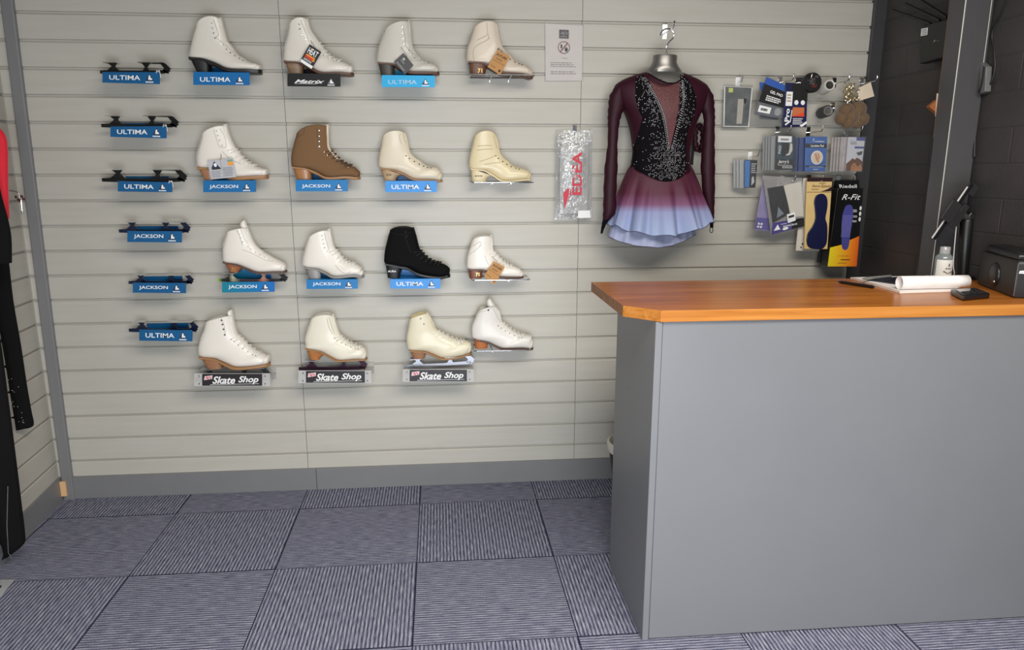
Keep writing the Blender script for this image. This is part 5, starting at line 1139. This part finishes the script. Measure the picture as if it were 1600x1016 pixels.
bm = NB(); lid = [P0+dl*.05+dr*.04, P0+dl*.92+dr*.06, P0+dl*.92+dr*.94, P0+dl*.05+dr*.94]; prism_z(bm, lid, ZT+.1125, ZT+.136, .04); part('lid', bm, mat('lid_black', (26, 26, 27), .35), t, bevel=.003)
bm = NB(); fc = P0+dl*.55-dr.normalized()*.0005; e1 = dl.normalized(); e2 = Vector((0,0,1)); nn_ = -dr.normalized(); rings = [[fc + Vector((0,0,ZT+.048))+(e1*math.cos(2*math.pi*k/28)*r+e2*math.sin(2*math.pi*k/28)*r*.95)+nn_*h for k in range(28)] for r, h in ((.042, -.002), (.041, .003), (.034, .006), (.026, .007))]
loft(bm, rings, True, True); part('round_cover', bm, MATS['lid_black'], t, smooth=40)
bm = NB(); ball(bm, fc+Vector((0,0,ZT+.03))-e1*.025+nn_*.006, .0045, 0, 10); part('knob', bm, M_chrome, t)
fr = [P0+dr*.04+Vector((0,0,ZT+.088)), P0+dr*.5+Vector((0,0,ZT+.088)), P0+dr*.5+Vector((0,0,ZT+.07)), P0+dr*.04+Vector((0,0,ZT+.07))]
fn = -dl.normalized()*.001
q = Quad([p+fn for p in fr]); bm = NB(); q.text(bm, 'star', .04, .2, .62, .8, .0005, bold=.03, shear=.2); part('lettering', bm, M_white, t, smooth=0)
bm = NB(); tube(bm, [P0+Vector((0,0,ZT+.006))+fn, P0+Vector((0,0,ZT+.104))+fn], .0012, 6); part('edge_line', bm, mat('edge_grey', (104, 102, 100), .4), t)
# card reader
cq = [g(1484, 460.5), g(1523, 457.5), g(1546, 467), g(1505, 471)]
t = thing('card_reader', 'black handheld card reader lying in front of the rolled sheet', 'card reader', g(1514, 462))
bm = NB(); flat(bm, cq, ZT+.0004, ZT+.017); part('shell', bm, mat('reader_black', (24, 24, 26), .3), t, bevel=.004)
mid_ = lambda a, b: (cq[0]*(1-a)+cq[1]*a)*(1-b)+(cq[3]*(1-a)+cq[2]*a)*b
bm = NB(); flat(bm, [mid_(.12,.1), mid_(.88,.1), mid_(.88,.48), mid_(.12,.48)], ZT+.017, ZT+.0178); part('screen', bm, mat('reader_screen', (40, 42, 46), .1), t)
for i in range(3):
    for j in range(3):
        bm = NB(); a_, b_ = .16+.25*i, .56+.13*j; flat(bm, [mid_(a_,b_), mid_(a_+.17,b_), mid_(a_+.17,b_+.08), mid_(a_,b_+.08)], ZT+.017, ZT+.0186); part('key', bm, M_dark, t)

# ------------------------------------------------------------------ on the right wall
XW = 2.462
t = thing('wifi_router', 'black router with three stick antennas on the dark wall behind the post', 'router', atx(1450, 101, XW-.03))
fc = [atx(u, v, XW-.036) for u, v in ((1441, 40), (1492, 27), (1490, 86), (1436.5, 100))]
bm = NB(); extrude_poly(bm, fc, Vector((.034, 0, 0))); part('case', bm, M_black, t, bevel=.004)
for a, b in (((1454,37),(1394.5,16)), ((1469,32),(1415,6)), ((1480,27),(1438,0))):
    bm = NB(); p, e = atx(*a, XW-.03), atx(*b, XW-.03); tube(bm, [p, p.lerp(e,.1), e], [.006, .0062, .0055], 10); part('antenna', bm, M_black, t)
bm = NB(); extrude_poly(bm, [atx(u, v, XW-.0375) for u, v in ((1439.5,45),(1449.5,43.3),(1448.5,54.5),(1438.5,56.5))], Vector((.001,0,0))); so = part('sticker', bm, M_white, t)
bm = NB()
for k in range(4):
    v0 = 46.5+2.4*k; extrude_poly(bm, [atx(u, v, XW-.0382) for u, v in ((1440.5,v0),(1448.5,v0-1.3),(1448.4,v0-.4),(1440.4,v0+.9))], Vector((.0005,0,0)))
part('sticker_print', bm, MATS['mid_grey_print'], so, smooth=0)
bm = NB(); tube(bm, [atx(u, v, XW-.038) for u, v in ((1458.5,65.5),(1460.5,64),(1460.5,62.5))], .0016, 6); tube(bm, [atx(u, v, XW-.038) for u, v in ((1461,64.3),(1468,63.2))], .0007, 5); part('logo', bm, mat('logo_grey', (150, 148, 146), .5), t)
# small wood offcut behind the post
bm = NB(); extrude_poly(bm, [at(u, v, -.572) for u, v in ((1452,166.5),(1464,156),(1469,158),(1465,178))], Vector((0,.02,0)))
t = thing('wood_wedge', 'orange-brown wood wedge stuck to the back edge of the dark post', 'wedge', at(1463, 178, -.56)); part('wedge', bm, mat('wedge_wood', (150, 88, 44), .5, var=.2, scale=60), t)
bm = NB(); extrude_poly(bm, [at(u, v, -.5745) for u, v in ((1464.2,146),(1466.4,146),(1463.4,182),(1461.6,182))], Vector((0,.003,0))); part('pale_strip', bm, mat('pale_strip', (190, 178, 160), .5), t)
# power box and cables right of the post
t = thing('power_box', 'grey power box clipped to the dark wall right of the post', 'power box', atx(1536, 146, 2.455))
bm = NB(); extrude_poly(bm, [atx(u, v, 2.452) for u, v in ((1531.5,97),(1541,104),(1539,143),(1529,147))], Vector((.022,0,0))); part('case', bm, mat('power_grey', (104, 104, 104), .4), t, bevel=.002)
bm = NB(); tube(bm, cr([atx(u, v, 2.449) for u, v in ((1538,104),(1536,120),(1533,135),(1530,146))], 4), .0028, 6); part('strap', bm, M_black, t)
bm = NB(); tube(bm, cr([atx(u, v, 2.470) for u, v in ((1578,-12),(1566,18),(1550,52),(1553,80),(1554,108),(1547,132),(1532,150))], 6), .0035, 7)
solo('power_cable', bm, mat('cable_black', (24, 23, 24), .5), 'black cable running up the dark wall from the power box', 'cable', atx(1532, 150, 2.47))
bm = NB(); tube(bm, cr([atx(u, v, 2.470) for u, v in ((1527,165),(1524,190),(1523,215),(1522,245))], 5), .0045, 7)
solo('wall_conduit', bm, MATS['cable_black'], 'short dark cable run down the wall beside the post below the power box', 'cable', atx(1522, 245, 2.47))

# ------------------------------------------------------------------ left edge: garments, wall hook, foot plate
def garment(rows, y, m, name, label, cat, left=-.10, dep=.035, fold=.012, extra=None, nseg=26):
    """hanging cloth: right edge follows the rows (photo row, right edge, left edge)"""
    rings = []
    pts = cr([Vector((at(r, v, y).x, at(l, v, y).x, at(r, v, y).z)) for v, r, l in rows], 4)
    for i, p in enumerate(pts):
        c = (p.x+p.y)/2; a = (p.x-p.y)/2; rings.append([Vector((c+a*math.cos(2*math.pi*k/nseg), y+dep*(1+.25*math.sin(5*2*math.pi*k/nseg+i*.1))*math.sin(2*math.pi*k/nseg), p.z)) for k in range(nseg)])
    t = thing(name, label, cat, (sum((q.x for q in rings[-1]))/nseg, y, rings[-1][0].z)); bm = NB(); loft(bm, rings); part('cloth', bm, m, t, smooth=70)
    return t
M_blkcl = mat('black_cloth', (9, 8, 9), .85, var=.2, scale=12, spec=.2)
YG = -.36
t1 = garment([(201,0,-46),(212,8,-50),(232,11.5,-46),(270,12,-40),(310,13,-32),(342,14,-10)], YG, mat('red_cloth', (214, 10, 38), .7, var=.06, sheen=.2), 'red_top', 'red garment hanging at the left edge of the left wall', 'top', dep=.03)
t2 = garment([(214,-16,-44),(296,-1,-40),(330,8,-38),(345,12,-34),(372,17,-38),(411,18,-40)], YG-.075, M_blkcl, 'black_jacket', 'black jacket hem hanging below the red garment', 'jacket', dep=.03)
t3 = garment([(290,-10,-40),(345,4,-42),(405,12.5,-40),(470,20,-30),(540,32,-6),(600,41,9),(640,48,17),(664,52.5,22),(668,45,23)], YG+.07, M_blkcl, 'black_leggings', 'black leggings with sequins at the hem, ending half way down the left wall', 'leggings', dep=.028)
bm = NB(); rq = random.Random(4)
for k in range(26):
    v = rq.uniform(585, 662); rE = 32+(v-540)/124*20; lE = -6+(v-540)/124*28; f = rq.uniform(.15, .85); u = lE+(rE-lE)*f; p = at(u, v, YG+.07); p.y = YG+.07-.030*math.sqrt(max(.05, 1-(2*f-1)**2))-.004; gem(bm, p, .0012)
part('sequins', bm, M_stone, t3, smooth=0, stuff=True)
t4 = garment([(290,-26,-96),(360,-20,-90),(440,-12,-74),(500,-6,-64),(545,2,-60),(613,11,-50),(680,20,-40),(735,27,-30),(789,33.5,-14),(838,39,-2),(852,36,4),(868,16,8)], -.60, M_blkcl, 'black_trousers', 'long black trousers hanging nearly to the floor at the left edge', 'trousers', dep=.03)
bm = NB(); tube(bm, [at(u, v, -.635) for u, v in ((12.5,760),(11,820),(13,864),(20,875))], .0014, 6); part('zip', bm, M_chrome, t4, label='thin chrome ankle zip with a pull')
# rail that carries them, out from the left wall just above and behind the picture edge
t = thing('garment_rail', 'chrome rail arm on the left wall carrying the garments', 'rail', (-1.03, -.47, 1.60))
bm = NB(); tube(bm, [(-1.030, -.28, 1.60), (-.985, -.28, 1.60), (-.985, -.66, 1.60), (-1.0, -.66, 1.60)], .008, 10); part('arm', bm, M_chrome, t)
for y_, u_, v_ in ((YG+.07, -26, 294), (YG, -20, 206), (YG-.075, -30, 219), (-.60, -61, 292)):
    e_ = at(u_, v_, y_); bm = NB(); tube(bm, cr([(-.985, y_, 1.6105), (-.978, y_, 1.603), (e_.x, y_, (e_.z+1.6)/2+.01), (e_.x, y_, e_.z-.01)], 4), .0022, 8); part('hanger_wire', bm, M_chrome, t)
# chrome hook on the left wall
a = [at(u, v, -.13) for u, v in ((15,298),(25,299.5),(29,303),(31,309))]
t = thing('wall_hook', 'chrome hook with a dangling key-like pull on the left wall by the corner', 'hook', at(30, 335, -.13))
bm = NB(); tube(bm, cr([Vector((-1.045, -.13, a[0].z))]+a, 3), .0028, 8); part('arm', bm, M_chrome, t)
bm = NB(); 
for u, v in ((25,308),(29,312),(34,307),(37,311),(31,314)): ball(bm, at(u, v, -.13), .0055, 0, 8)
part('cluster', bm, mat('dark_red_chrome', (96, 52, 52), .3, .6), t)
bm = NB(); p, e = at(33, 313, -.13), at(35, 332, -.13); tube(bm, [p, e], .003, 8); ball(bm, e, .006, 0, 8); part('pull', bm, M_chrome, t)
# foot plate on the floor
t = thing('rail_foot', 'pale grey metal foot plate with a chrome stub on the carpet at the left edge', 'foot plate', (-.93, -.79, 0))
bm = NB(); flat(bm, [Vector((-1.0,-.70,0)), Vector((-.893,-.706,0)), Vector((-.878,-.86,0)), Vector((-1.0,-.87,0))], .0005, .006); part('plate', bm, mat('pale_grey_metal', (176, 178, 180), .45, .2), t, bevel=.001)
bm = NB(); p = g(2, 915, .006); lathe(bm, (p.x-.006, p.y-.02, .006), [(.016, 0), (.016, .004), (.011, .006), (.011, .018)], 16); part('stub', bm, M_chrome, t)

# waste bin half hidden by the counter side
t = thing('waste_bin', 'black waste bin with a white liner behind the counter side', 'bin', (1.425, -.3, 0))
bm = NB(); lathe(bm, (1.425, -.3, 0), [(.095, .0), (.098, .004), (.138, .268), (.132, .268), (.094, .01)], 32); part('tub', bm, M_black, t, smooth=50)
bm = NB(); lathe(bm, (1.425, -.3, 0), [(.141, .248), (.1445, .27), (.143, .282), (.134, .286), (.128, .27), (.118, .2)], 32); part('liner', bm, mat('liner_white', (214, 210, 200), .5), t, smooth=50)
